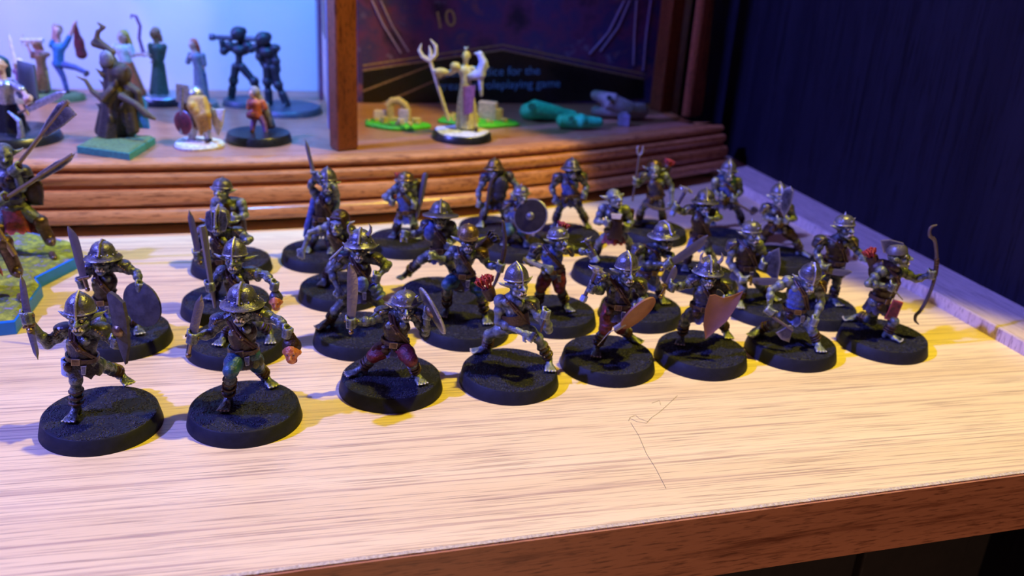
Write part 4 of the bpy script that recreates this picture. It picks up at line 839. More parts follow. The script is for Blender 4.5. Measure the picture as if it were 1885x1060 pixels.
def x28(c):
    J, f = c['J'], c['fig']; blade(J((1382, 516, -4)), J((1436, 516, -5)), 2.0, f, M['blade'], 0, 'falchion', hiltlen=2.2)
    shield([(-4.8, 1.2), (-1, 3.2), (2.6, 5.6), (3.6, 1.0), (3.4, -4.6), (-1.5, -2.2)], J((1414, 486, -2)), (.86, -.5, 0), (0, .1, 1), f, M['dark_steel'], .5, .5)
goblin('goblin in studded steel cap beside an angular dark shield, short blade held flat', (1412, 556), (1384, 428), (1374, 456), (1370, 494), (1352, 450), (1342, 482, -1), (1368, 514, -4), (1396, 450), (1408, 470, 0), (1404, 488, -2),
       (1368, 530), (1362, 556), (1398, 524), (1412, 544), yaw=28, pitch=14, helm='spiked', hmat='steel', gL=((1376, 516, -4), (1436, 516, -5)), gR='closed', extra=x28, vox=.35, toeR=(.7, -.7), pads=('L',), padm='steel', skin='skin_pale')
def x29(c):
    J, f = c['J'], c['fig']; shield([(-1.6, 4.6), (.4, 6.0), (1.8, 4.6), (2.0, 0), (.8, -5), (-1.2, -2.5), (-2.0, 1.5)], J((1446, 374, -5)), (.8, -.6, 0), (.05, 0, 1), f, M['steel'], .5, .5)
goblin('goblin in tall steel helm with narrow upright shield at its chin, by the side strip', (1440, 470), (1434, 362), (1432, 388), (1432, 414), (1413, 382), (1408, 400, 0), (1432, 406, -4), (1450, 382), (1463, 402, 0), (1448, 406, -4),
       (1410, 428), (1400, 452), (1460, 436), (1472, 466), yaw=4, pitch=8, helm='conical', gL='closed', gR='closed', extra=x29, vox=.4, legs='leather', skirt_m='black_cloth', sk=2.4, toeR=(.8, -.5), skin='skin_pale')
def x30(c):
    J, f = c['J'], c['fig']; blade(J((1520, 498, -4)), J((1568, 501, -5)), 1.7, f, M['blade'], 0, 'falchion', hiltlen=2)
goblin('goblin in spiked helmet with short blade at waist, just behind the kneeling archer', (1503, 560), (1556, 417), (1540, 446), (1536, 486), (1512, 442), (1503, 466, -1), (1516, 492, -4), (1566, 444), (1577, 462, 0), (1588, 470, -1.5),
       (1516, 520), (1508, 546), (1540, 520), (1532, 552), yaw=24, pitch=10, helm='spiked', gL=((1512, 497, -4), (1568, 501, -5)), gR=None, extra=x30, vox=.35, padm='dark_steel', tunic='leather')

# ------------------------------------------------------------------ two large axe-bearing warriors on blue bases at the left edge
M['blue_plastic'] = paint('bright_blue_base_edge', (0.0, 0.17, 0.80), (0.0, 0.15, 0.72), 0.45, 0, .5, 0)
def flockmat():
    mt, nt, bs = nodes('yellow_green_flock'); v = coords(nt); n = noise(nt, v, .35, 4, .7); n2 = noise(nt, v, 3, 3, .6)
    col = ramp(nt, n, [(.36, (.26, .24, .36)), (.44, (.16, .22, .03)), (.68, (.50, .58, .05))]); nt.links.new(col, bs.inputs['Base Color']); bs.inputs['Roughness'].default_value = .85; bump(nt, bs, n2, .35, 1); return mt
M['flock'] = flockmat()
def flatbase(fig, pts, h, side, topm, seed=0):
    """polygon base with a bumpy flocked top"""
    r_ = np.random.default_rng(seed); P = np.array(pts, float); n = len(P); a = Acc()
    a.rings([np.c_[P, np.zeros(n)], np.c_[P*.995, np.full(n, h)]]); b = build(a, 'base', side, fig, flat=True, bevel=.2)
    c = P.mean(0); Q = []
    for i in range(n):
        for k in range(10): Q.append(P[i]+(P[(i+1) % n]-P[i])*k/10)
    Q = np.array(Q); m_ = len(Q); vs = [(c[0], c[1], h+.7)]; fs = []; L = 14
    for i in range(1, L+1):
        for q in Q:
            p = c+(q-c)*.95*i/L; vs.append((p[0], p[1], h+.05 if i == L else h+.5+.35*math.sin(p[0]*.5+seed)*math.cos(p[1]*.45)+r_.uniform(-.16, .16)))
    for j in range(m_): fs.append((0, 1+j, 1+(j+1) % m_))
    for i in range(L-1):
        for j in range(m_): p, q = 1+i*m_+j, 1+i*m_+(j+1) % m_; fs.append((p, p+m_, q+m_, q))
    a = Acc(); a.add(vs, fs); build(a, 'grass_top', topm, b); return b
def hexbase(px, h=3.2):
    c = None; return px
def warrior(label, base, bpx, pose, extra, h=3.6, vox=.42, yaw=30):
    B = at(base[0], base[1], h); B[2] = 0; By = B[1]; fig = thing('warrior_miniature', label, 'miniature', W(B), -YAW, 'large warriors on blue-edged bases')
    J = lambda p: aty(p[0], p[1], By+(p[2] if len(p) > 2 else 0))-B
    flatbase(fig, [(at(x, y, h)-B)[:2] for x, y in bpx], h, M['blue_plastic'], M["flock"], int(abs(base[0])))
    P = {k: J(v) for k, v in pose.items()}
    up = nrm(P['ch']-P['pl']); wd_ = nrm(P['SR']-P['SL']); ax3 = np.stack([wd_, np.cross(up, wd_), up], 1)
    a = Acc(); a.ell(P['ch'], (4.4, 3.4, 3.8), ax3); a.cap(P['ch'], P['pl'], 3.6, 3.2, 12); a.cap(P['SL'], P['SR'], 2.3, 2.3); a.cap(P['ch'], P['hd'], 2.2, 1.8); R = rot_yp(yaw, 8); T = head_prims(a, P['hd'], R, 1.25, 1)
    for s in 'LR':
        a.cap(P['S'+s], P['E'+s], 2.1, 1.6); a.cap(P['E'+s], P['H'+s], 1.6, 1.1); fist(a, P['H'+s], P['W1']-P['W0'], V3(0, -1, .1), 1.35)
        Hh = P['pl']+wd_*(2.2 if s == 'R' else -2.2); K_ = P['K'+s]; F = P['F'+s]; F[2] = max(F[2], h+1); a.cap(Hh, K_, 2.7, 1.9); a.cap(K_, F, 1.9, 1.3)
    build(a, 'body', M['skin'], fig, voxel=vox)
    a = Acc(); a.ell(P['ch'], (4.8, 3.9, 3.9), ax3); a.cap(P['ch'], P['pl'], 4.0, 3.7)
    for i in range(4): f = i/3.5; a.ell(P['ch']*(1-f)+P['pl']*f, (4.5, 4.0, .7), ax3)
    build(a, 'armour', M['dark_steel'], fig, voxel=vox); skirt(P['pl']+up*.5, 3.9, P['pl']-V3(0, 0, 7), 5.4, fig, M['red_cloth'], 'tattered_skirt', 2, 3)
    for s in 'LR':
        a = Acc(); K_, F = P['K'+s], P['F'+s]; a.ell(K_, (2.3, 2.4, 2.2)); a.cap(K_, F, 2.1, 1.9); a.ell(K_+V3(0, -1.6, .4), (1.1, .8, 1.3)); d = V3(.6, -.8, 0)
        a.cap(F, F+d*2.6, 1.6, 1.3); a.cap(V3(F[0], F[1], h+1.0), V3(F[0], F[1], h+1.0)+d*3.4, 1.2, .95)
        g = build(a, 'armoured_boot', M['bronze'], fig, voxel=vox)
        a = Acc(); a.ell(P['S'+s]+up*1, (3.0, 2.8, 2.0)); a.ell(P['S'+s]+up*0, (3.3, 3.0, 1.2)); build(a, 'shoulder_guard', M['dark_steel'], fig, voxel=vox)
    extra(J, fig, P); return fig
def halberd(J, fig, p0, p1, head, mat=M['steel'], wraps=None, hm=None):
    q0, q1 = J(p0), J(p1); ax = nrm(q1-q0); a = Acc(); a.tube([q0, q1], .62, 8); o = build(a, 'polearm', M['bronze'], fig)
    a = Acc(); sd = nrm(J(head[1])-J(head[0])); sd = nrm(sd-ax*(sd@ax)); a.prism(head[2], J(head[0]), ax, sd, .9, 0, .7); build(a, 'polearm_blade', hm or mat, o)
    if wraps:
        a = Acc(); w0, w1 = J(wraps[0]), J(wraps[1])
        for i in range(7): c = w0+(w1-w0)*i/6; a.tube([c-ax*.45, c+ax*.2], .95, 8)
        build(a, 'leather_grip', M['leather'], o)
    return o
def xa(J, fig, P):
    halberd(J, fig, (-40, 395, -3), (126, 186, -3), ((84, 235, -3), (100, 265, -3), [(-5, 0), (-2, 1.6), (4, 3.4), (9.5, 4.3), (10.4, -.8), (8, -1.4), (2, -1.0)]), wraps=((2, 345, -3), (36, 303, -3)))
    halberd(J, fig, (-30, 392, -7), (133, 285, -6), ((92, 312, -6), (96, 322, -6), [(-7, 0), (-4, 1.2), (3, 1.6), (7, 1.2), (9.5, 0), (3, -1.0), (-4, -.9)]), wraps=((-8, 378, -7), (12, 362, -7)))
    a = Acc(); c = J((62, 352, 2)); a.ell(c, (3.0, 2.2, 4.5)); a.prism([(-3, -5), (3, -4), (4, 3), (0, 6), (-3, 4)], c, (1, -.3, 0), (0, 0, 1), .8, .6); build(a, 'hanging_pelt', M['leather'], fig, voxel=.42)
warrior('large armoured warrior with two polearms slanting up right, on blue-edged grassy base before the plinth', (35, 470), [(-95, 455), (-40, 425), (60, 428), (143, 448), (150, 470), (62, 514), (-60, 522)],
        dict(hd=(8, 285, 0), ch=(15, 330), pl=(28, 385), SL=(-10, 318), SR=(40, 320), EL=(-12, 350, -2), ER=(40, 345, -2), HL=(2, 368, -6.5), HR=(28, 312, -3.5), KL=(0, 420, -3), KR=(74, 408), FL=(10, 470), FR=(92, 442), W0=(-30, 392, -7), W1=(133, 285, -6)), xa)
def xb(J, fig, P):
    a = Acc(); a.tube([J((28, 470, -3)), J((-20, 400, -3))], .7, 8); build(a, 'weapon_haft', M['bronze'], fig)
warrior('large dark warrior mostly outside the left edge, on blue-edged grassy base beside kite-shield goblin', (-30, 545), [(-130, 520), (-60, 496), (56, 497), (77, 525), (28, 592), (-90, 604)],
        dict(hd=(-62, 380, 0), ch=(-55, 420), pl=(-42, 465), SL=(-85, 415), SR=(-25, 412), EL=(-95, 440, -2), ER=(-8, 430, -2), HL=(-80, 455, -5), HR=(-22, 455, -5), KL=(-60, 500, -2), KR=(8, 446, -2), FL=(-60, 550), FR=(30, 498, -1), W0=(28, 470, -3), W1=(-20, 400, -3)), xb, vox=.42)

# ------------------------------------------------------------------ painted miniatures and scenery on the plinth
def pm(name, c, **k): M[name] = paint(name, c, **k); return M[name]
pm('white_primer', (.80, .78, .70), scale=.8, rough=.6); pm('bone', (.72, .66, .45), rough=.6); pm('yellow_hair', (.75, .48, .06)); pm('orange_cloth', (.62, .13, .04)); pm('pink_skin', (.75, .45, .36))
pm('tan_brown', (.34, .17, .08)); pm('golden_beard', (.62, .36, .07)); pm('green_robe', (.05, .10, .07)); pm('grey_cloak', (.24, .26, .32)); pm('red_hair', (.6, .12, .06)); pm('bright_blue', (.05, .28, .6)); pm('bark', (.055, .035, .025), c2=(.02, .013, .01), bmp=.3, edge=(.3, .22, .12), ehi=.62)
pm('bright_green', (.06, .62, .03), rough=.5); pm('slime_green', (.05, .85, .42), rough=.35); pm('grey_stone', (.30, .26, .26), rough=.7); pm('pale_stone', (.80, .64, .56), rough=.7, bmp=.3); pm('ochre_stone', (.68, .50, .16), rough=.7, bmp=.3)
pm('gunmetal', (.018, .024, .036), rough=.4, metal=.4, edge=(.12, .14, .18)); pm('purple_cloth', (.28, .12, .30)); pm('silver', (.55, .58, .65), metal=.8, rough=.3); pm('green_base', (.05, .30, .20), rough=.5); pm('moss', (.16, .26, .10), rough=.9, bmp=.35)
pm('black_gloss', (.015, .015, .018), rough=.3, bmp=.02)
def mini(name, label, base, cat='miniature'):
    B = at(base[0], base[1], ZT); By = B[1]; B[2] = ZT-.15
    fig = thing(name, label, cat, W(B), -YAW, 'painted miniatures on the plinth' if cat == 'miniature' else 'scenery pieces inside the cabinet')
    def J(x, y, d=0.0): return aty(x, y, By+d)-B
    return fig, J, np.array([0, 0, 0.])
def rbase(fig, r=12.5, h=3.2, mat=None, top=None):
    a = Acc(); a.lathe([(r, 0), (r, .3), (r*.94, h-.25), (r*.92, h)], (0, 0, 0), None, 48); b = build(a, 'base', mat or M['black_gloss'], fig)
    if top: a = Acc(); a.lathe([(r*.88, h-.2), (r*.85, h+.3), (r*.5, h+.6), (.1, h+.7)], (0, 0, 0), None, 32, lambda q, t, rr, z: q*(1+.05*np.sin(t*5))[:, None]); build(a, 'ground', top, b)
    return b
def human(fig, J, hd, ch, pl, arms, legs, skinm, torsom, legm, s=1.0, yaw=0, robe=None, vox=.42, hair=None):
    """simple heroic-scale figure: one continuous body with clothes over it"""
    hd, ch, pl = J(*hd), J(*ch), J(*pl); a = Acc(); up = nrm(ch-pl); R = rot_yp(yaw, 4)
    a.ell(ch, (2.6*s, 1.9*s, 2.2*s)); a.cap(ch, pl, 2.0*s, 1.8*s); a.cap(ch, hd, 1.2*s, 1.0*s); T = head_prims(a, hd, R, .85*s, human=True)
    sl = Acc()
    for q, arm in zip((-1, 1), arms):
        S_ = ch+V3(q*2.5*s, 0, .9*s); E_, H_ = J(*arm[0]), J(*arm[1]); a.cap(S_, E_, 1.05*s, .85*s); a.cap(E_, H_, .85*s, .6*s); a.ell(H_, .9*s)
        if len(arm) > 2: fist(a, H_, J(*arm[2])-J(*arm[3]), V3(0, -1, 0), .8*s)
        else: openhand(a, H_, H_-E_, s=.75*s)
        sl.cap(S_, E_, 1.35*s, 1.15*s)
    lg = Acc(); bt = Acc()
    for q, l in zip((-1, 1), legs):
        Hp = pl+V3(q*1.1*s, 0, -.4); K_, F = J(*l[0]), J(*l[1]); a.cap(Hp, K_, 1.3*s, 1.0*s); a.cap(K_, F, 1.0*s, .75*s); lg.cap(Hp, K_, 1.6*s, 1.25*s); lg.cap(K_, F, 1.25*s, 1.0*s)
        bt.cap(F, F+V3(0, 0, -.4), 1.1*s, 1.0*s); bt.cap(F+V3(0, 0, -.5), F+V3(.3*q, -2.0*s, -.6), .95*s, .8*s)
    b = build(a, 'body', skinm, fig, voxel=vox)
    a = Acc(); a.ell(ch, (2.85*s, 2.2*s, 2.3*s)); a.cap(ch, pl, 2.3*s, 2.1*s); a.ell(pl, (2.3*s, 2.0*s, 1.6*s)); build(a, 'tunic', torsom, fig, voxel=vox)
    build(sl, 'sleeve', torsom, fig, voxel=vox); build(lg, 'trousers', legm, fig, voxel=vox); build(bt, 'boots', M['leather'], fig, voxel=vox)
    if robe:
        bot_ = (J(*legs[0][1])+J(*legs[1][1]))/2; skirt(pl+up*1.5, 2.3*s, bot_+V3(0, 0, .2), robe[1]*s, fig, robe[0], 'robe', .5, 5)
    if hair:
        a = Acc(); a.ell(T(0, .6, 1.0), np.array([2.15, 2.1, 2.0])*.85*s, R)
        if hair[1]:
            for q in np.linspace(-1.6, 1.6, 5): a.chain([T(q, .8, 1), T(q*1.2, 1.5, -1.6), T(q*1.2+hair[2], 1.8, -hair[1])], [.9*s, .8*s, .4*s])
        build(a, 'hair', hair[0], fig, voxel=vox)
    return dict(hd=hd, ch=ch, pl=pl, T=T, R=R, up=up)
# warrior with bow blade and pale blue sword, at the left edge
f, J, _ = mini('swordsman_miniature', 'steel-blue swordsman with long pale sword pointing right, at far left of the plinth', (22, 255)); rbase(f, 17)
human(f, J, (0, 120), (8, 160), (15, 198), [((-25, 175), (-18, 195)), ((40, 165, -3), (52, 182, -5), (40, 205, -5), (120, 170, -5))], [((0, 222), (0, 245)), ((38, 215), (46, 243))], M['pink_skin'], M['silver'], M['black_gloss'], 1.35, 20, (M['black_gloss'], 4.6), hair=(M['teal_cloth'], 4, 0))
blade(J(48, 202, -5), J(123, 168, -6), 2.6, f, M['silver'], 0, 'straight'); a = Acc(); a.tube([J(15, 205, -8), J(35, 222, -9), J(40, 248, -10), J(28, 278, -11), J(10, 300, -12)], [.3, .9, 1.2, 1.1, .3], 8); build(a, 'curved_blade', M['silver'], f)
a = Acc(); a.prism([(-4, -6), (4, -7), (3.4, 6), (-3, 7)], J(50, 150, -1), (1, -.2, 0), (0, .1, 1), 1.0, 1.2); build(a, 'dark_shield', M['gunmetal'], f)
f, J, _ = mini('cloaked_scout_miniature', 'brown-cloaked figure aiming a pale crossbow left, behind the swordsman on the plinth', (78, 180)); rbase(f, 9, 2.5, M['moss'])
human(f, J, (68, 84), (74, 104), (78, 130), [((60, 104), (50, 82)), ((88, 100), (60, 80))], [((70, 148), (70, 166)), ((86, 148), (88, 166))], M['pink_skin'], M['tan_brown'], M['ochre_stone'], 1.0, -40, (M['tan_brown'], 3.2), hair=(M['tan_brown'], 5, 0))
a = Acc(); a.tube([J(38, 74, -3), J(80, 74, -3)], [.6, 1.0], 8); a.tube([J(42, 62, -3), J(40, 74, -3), J(44, 88, -3)], .4, 6); build(a, 'crossbow', M['white_primer'], f)
f, J, _ = mini('spear_bearer_miniature', 'small figure with thin upright sword at far left of plinth behind the swordsman', (32, 185)); rbase(f, 8, 2.5, M['grey_stone'])
human(f, J, (36, 116), (36, 134), (36, 152), [((26, 132), (28, 120), (32, 120), (16, 60)), ((46, 136), (44, 150))], [((33, 165), (33, 178)), ((42, 165), (42, 178))], M['pink_skin'], M['purple_cloth'], M['gunmetal'], .8, 0, None, hair=(M['white_primer'], 0, 0))
blade(J(29, 118, -2), J(16, 62, -1), 1.2, f, M['white_primer'], 0, 'straight')
f, J, _ = mini('brawler_miniature', 'woman in bright blue top kicking with both arms raised, on a small mossy base', (120, 182)); rbase(f, 8.5, 2.2, M['moss'], M['moss'])
human(f, J, (107, 58), (108, 88), (108, 116), [((98, 76), (99, 50)), ((128, 68), (138, 44))], [((116, 140), (124, 168)), ((138, 124), (160, 134))], M['pink_skin'], M['bright_blue'], M['blue_cloth'], 1.1, 10, None, hair=(M['tan_brown'], 0, 0))
a = Acc(); a.ell(J(146, 82, 1), (2.4, 1.8, 4.2)); a.cap(J(139, 48, .5), J(143, 72, 1), .9, 1.8); a.cap(J(143, 70, 1), J(150, 98, 1), 1.6, 2.6); build(a, 'red_sack', M['red_cloth'], f, voxel=.42)
# tree creature on green square base
f, J, _ = mini('tree_creature_miniature', 'dark brown tree creature with branch arms on a green square base', (212, 264))
flatbase(f, [(at(x, y, ZT+2.6)-at(212, 264, ZT))[:2] for x, y in [(140, 268), (238, 282), (286, 252), (196, 240)]], 2.6, M['green_base'], M['moss'], 2)
B4 = at(212, 264, ZT); J4 = J
a = Acc(); a.cap(J(207, 240), J(212, 170), 5.6, 4.2); a.cap(J(212, 175), J(205, 125), 4.4, 3.0); a.ell(J(200, 115), (3.2, 3.0, 3.2)); a.ell(J(222, 135), (4, 3.4, 4)); a.cap(J(185, 240), J(200, 200), 2.2, 3.6); a.cap(J(240, 240), J(222, 200), 2.2, 3.8); a.cap(J(248, 238), J(236, 170), 1.8, 2.6)
a.chain([J(205, 165, -4), J(190, 182, -5), J(170, 168, -5), J(158, 148, -5), J(140, 140, -5)], [1.6, 1.5, 1.0, .8, .35]); a.chain([J(225, 178, -4), J(250, 192, -5), J(270, 210, -5), J(284, 218, -5)], [1.6, 1.3, 1.5, .8])
a.chain([J(206, 95, 0), J(178, 72, 0), J(180, 58, 0), J(192, 50, 0), J(180, 42, 0)], [1.4, 1.1, .9, .7, .5]); a.chain([J(200, 90, 0), J(175, 80, 0)], [1.2, 1.6]); a.chain([J(225, 150), J(252, 170), J(262, 205)], [2.2, 1.8, 1.2])
for i in range(14): t = i*2.4; a.chain([J(212, 232-i*8, 0)+V3(math.cos(t)*4, math.sin(t)*3-1, 0), J(212, 226-i*8, 0)+V3(math.cos(t)*6, math.sin(t)*4-1.5, 1)], [1.1, .25])
build(a, 'body', M['bark'], f, voxel=.45); a = Acc(); a.ell(J(196, 108, -2.4), (2.6, 1.6, 3.0)); build(a, 'blue_moss_beard', M['grey_cloak'], f, voxel=.4)
a = Acc(); a.prism([(-2.5, -6), (2.8, -6), (2.0, 5), (-1.5, 6)], J(258, 205, 1), (1, 0, 0), (0, 0, 1), 1.2, .8); build(a, 'blue_cape', M['bright_blue'], f)
f, J, _ = mini('blonde_dancer_miniature', 'long blonde-haired woman miniature in white and tan leaning by a crook, behind the tree creature', (250, 190)); rbase(f, 10, 2.6, M['grey_stone'])
human(f, J, (226, 68), (226, 92), (234, 120), [((205, 96), (186, 76)), ((244, 100), (268, 100))], [((236, 146), (240, 176)), ((252, 146), (262, 174))], M['pink_skin'], M['white_primer'], M['tan_brown'], 1.25, -30, (M['orange_cloth'], 3.4), hair=(M['yellow_hair'], 6.5, 1.2))
a = Acc(); a.tube([J(266, 104, 0), J(256, 70, 1), J(258, 48, 1), J(250, 30, 1), J(242, 28, 1), J(241, 34, 1)], [.7, .7, .7, .7, .6, .3], 7); build(a, 'crook', M['purple_cloth'], f)
f, J, _ = mini('robed_figure_miniature', 'tall dark green robed figure in profile on a round black base, behind the tree creature', (300, 188)); rbase(f, 12, 3.2, M['black_gloss'], M['silver'])
human(f, J, (285, 62), (290, 90), (292, 122), [((280, 104), (268, 98)), ((298, 108), (284, 112))], [((286, 150), (286, 176)), ((298, 150), (300, 176))], M['tan_brown'], M['green_robe'], M['green_robe'], 1.15, -40, (M['green_robe'], 3.6), hair=(M['tan_brown'], 3.5, 0))
f, J, _ = mini('red_haired_miniature', 'red-haired figure in a slate cloak standing behind the golden-bearded dwarf', (366, 196)); rbase(f, 8.5, 2.5, M['grey_stone'])
human(f, J, (355, 82), (362, 106), (368, 134), [((346, 114), (350, 104)), ((376, 118), (370, 132))], [((364, 160), (364, 184)), ((378, 160), (380, 184))], M['pink_skin'], M['grey_cloak'], M['blue_cloth'], 1.05, -30, (M['grey_cloak'], 3.0), hair=(M['red_hair'], 4, .4))
# dwarf
f, J, _ = mini('dwarf_miniature', 'stout dwarf with a huge golden beard, red shield and axe on a plain white base', (366, 268)); 
a = Acc(); a.lathe([(8.6, 0), (8.8, .8), (8.2, 1.7), (6, 2.1), (.1, 2.2)], (0, 0, 0), None, 36, lambda q, t, r, z: q*(1+.05*np.sin(t*3+1))[:, None]); build(a, 'base', M['white_primer'], f)
human(f, J, (362, 176), (364, 200), (366, 226), [((346, 204), (344, 190)), ((384, 206), (396, 218))], [((355, 242), (352, 260)), ((380, 242), (384, 258))], M['pink_skin'], M['tan_brown'], M['white_primer'], 1.35, -8)
a = Acc(); T = lambda x, y, d=-3: J(x, y, d)
for x0, x1, y1 in ((354, 352, 205), (360, 362, 224), (368, 378, 240), (374, 386, 236), (364, 370, 246)): a.chain([T(x0, 184), T((x0+x1)/2, (184+y1)/2, -4.5), T(x1, y1, -3.5)], [1.8, 2.0, .8])
build(a, 'beard', M['golden_beard'], f, voxel=.4); a = Acc(); a.lathe([(2.9, 0), (3.0, .6), (2.4, 2.2), (.8, 3.4), (.05, 3.5)], J(360, 176), None, 20); build(a, 'helmet', M['silver'], f)
shield(circle(4.2, 24), J(338, 226, -2), (.9, -.4, 0), (0, 0, 1), f, M['red_cloth'], .8, .8, None, M['silver']); a = Acc(); a.tube([J(334, 246, -2), J(336, 160, -2)], .7, 6); a.prism([(-2.2, -3), (2.2, -3.4), (2.6, 3), (-1.8, 3.4)], J(335, 172, -2), (1, 0, 0), (0, 0, 1), .7); build(a, 'axe', M['silver'], f)
a = Acc(); a.prism([(-2.6, 3.6), (2.8, 4), (1.5, -2), (-.5, -6), (-2.4, -2)], J(402, 220, -2), (1, -.3, 0), (0, 0, 1), .9, .6); build(a, 'white_axe_blade', M['white_primer'], f)
# halfling
f, J, _ = mini('halfling_miniature', 'small grey-hooded halfling in an orange tunic on a glossy black round base', (477, 258)); rbase(f, 12.3, 3.3)
d_ = human(f, J, (466, 172), (472, 192), (474, 212), [((458, 198), (462, 206)), ((488, 198), (478, 206))], [((466, 228), (464, 244)), ((486, 228), (490, 244))], M['pink_skin'], M['orange_cloth'], M['purple_cloth'], .95, -35)
a = Acc(); a.ell(d_['hd']+V3(.3, .6, .5), (2.3, 2.2, 2.3)); a.cap(d_['hd']+V3(.4, 1.2, 0), J(490, 205, 2.5), 2.0, 2.0); a.cap(J(488, 196, 2.5), J(500, 230, 3), 1.9, 1.6); a.cap(J(478, 196, 2.6), J(492, 232, 3), 1.9, 1.3); build(a, 'hooded_cloak', M['grey_stone'], f, voxel=.4)
a = Acc(); a.ell(J(462, 212, -2), (2.0, 1.4, 1.6)); a.ell(J(463, 192, -2.4), (1.6, 1.0, 1.4)); build(a, 'round_pack', M['red_cloth'], f, voxel=.4)
# two gunmetal automata
def automaton(name, label, base, head, ch, pl, arms, legs, gun, r):
    f, J, _ = mini(name, label, base); rbase(f, r, 2.6, M['gunmetal']); a = Acc(); hd, c, p = J(*head), J(*ch), J(*pl)
    a.ell(hd, (3.4, 3.2, 3.2)); a.ell(c+V3(.5, 1.8, .5), (4.4, 2.4, 3.2)); a.ell(hd+V3(1.5, 1, 1), (2.2, 2, 2)); a.ell(c+V3(-4, 0, 2), (2.2, 1.9, 1.6)); a.ell(c+V3(4, 0, 2), (2.4, 1.9, 1.8)); a.ell(hd+V3(-1.2, -2.2, 0), (1.2, 1, 1)); a.ell(c, (3.4, 2.6, 2.4)); a.cap(c, p, 1.8, 1.5); a.ell(p, (2.4, 1.8, 1.5))
    for q, m_ in zip((-1, 1), arms): S_ = c+V3(q*3.2, 0, 1); a.ell(S_, 1.8); a.chain([S_, J(*m_[0]), J(*m_[1])], [1.6, 1.5, 1.4]); a.ell(J(*m_[0]), 2.0)
    for q, l in zip((-1, 1), legs): a.chain([p+V3(q*1.5, 0, -.5), J(*l[0]), J(*l[1])], [2.2, 1.7, 1.3]); a.ell(J(*l[0]), 2.3); a.cap(J(*l[1]), J(*l[1])+V3(-.5, -2.4, -.4), 1.2, .9); a.cap(J(*l[0])*.5+J(*l[1])*.5, J(*l[1]), 2.0, 1.8)
    build(a, 'body', M['gunmetal'], f, voxel=.42)
    if gun:
        a = Acc(); g0, g1 = J(*gun[0]), J(*gun[1]); a.tube([g0, g0+(g1-g0)*.1, g0+(g1-g0)*.12, g1], [1.5, 1.5, 1.0, 1.2], 10); a.tube([g0+(g1-g0)*.45, g0+(g1-g0)*.45+V3(0, 0, -2.4)], .8, 6); build(a, 'long_gun', M['gunmetal'], f)
automaton('automaton_miniature', 'dark gunmetal automaton levelling a long gun to the left', (452, 192), (438, 62), (440, 92), (440, 122), [((412, 94), (408, 76)), ((462, 90), (450, 72))], [((430, 148), (426, 178)), ((468, 150), (474, 176))], ((386, 68), (470, 72)), 10)
automaton('automaton_miniature', 'dark hunched automaton with heavy forearms striding right, beside the cabinet glass', (530, 205), (484, 72), (490, 96), (498, 124), [((478, 104), (484, 118)), ((508, 112), (512, 128))], [((492, 150), (496, 188)), ((512, 156), (528, 192))], None, 15)
# skeleton mage with trident
f, J, _ = mini('skeletal_mage_miniature', 'bone-white skeletal mage with a clawed trident staff and purple robe', (850, 254)); rbase(f, 12.4, 3.0, M['black_gloss'], M['white_primer'])
d_ = human(f, J, (858, 104), (856, 130), (858, 160), [((828, 134), (806, 138), (820, 200), (790, 110)), ((884, 130), (886, 150))], [((846, 196), (842, 238)), ((872, 196), (876, 236))], M['bone'], M['white_primer'], M['bone'], 1.05, -10, (M['bone'], 3.0))
a = Acc(); a.tube([J(826, 222, -2), J(792, 112, -1.5)], .75, 8); o = build(a, 'trident_staff', M['bone'], f); a = Acc()
for P_ in ([(792, 112), (778, 104), (772, 92), (776, 80)], [(792, 112), (793, 96), (790, 84)], [(792, 112), (803, 100), (802, 84), (792, 72)]): a.tube([J(x, y, -1.5) for x, y in P_], [1.0, .95, .8, .2][:len(P_)] if len(P_) == 4 else [1.0, .8, .2], 6)
build(a, 'trident_claws', M['bone'], o)
a = Acc(); a.ell(J(812, 132, -2.5), (3.2, 2, 1.6)); a.ell(J(838, 122, -1), (2.2, 1.8, 1.8)); build(a, 'bone_shoulder', M['bone'], f, voxel=.42)
a = Acc(); a.prism([(-2.2, 5), (2.8, 5.6), (2.2, -5), (-1.4, -6.4)], J(861, 183, -3.5), (1, 0, 0), (0, 0, 1), .7, .4); build(a, 'purple_tabard', M['purple_cloth'], f)
a = Acc(); a.tube([J(858, 92, 0), J(853, 84, 0)], [.8, .1], 6); a.tube([J(856, 92, -.5), J(866, 82, 0)], [.6, .1], 6); a.chain([J(866, 140, -1), J(884, 136, -1), J(890, 116, -1), J(884, 100, -1), J(874, 98, -1)], [1.8, 2.4, 2.0, 1.4, .5]); a.chain([J(884, 134, -1), J(900, 122, -1)], [1.4, .4]); a.chain([J(884, 140, -1), J(886, 175, -1)], [1.5, .8]); build(a, 'pale_blue_flame', pm('pale_blue_paint', (.50, .56, .85)), f, voxel=.42)
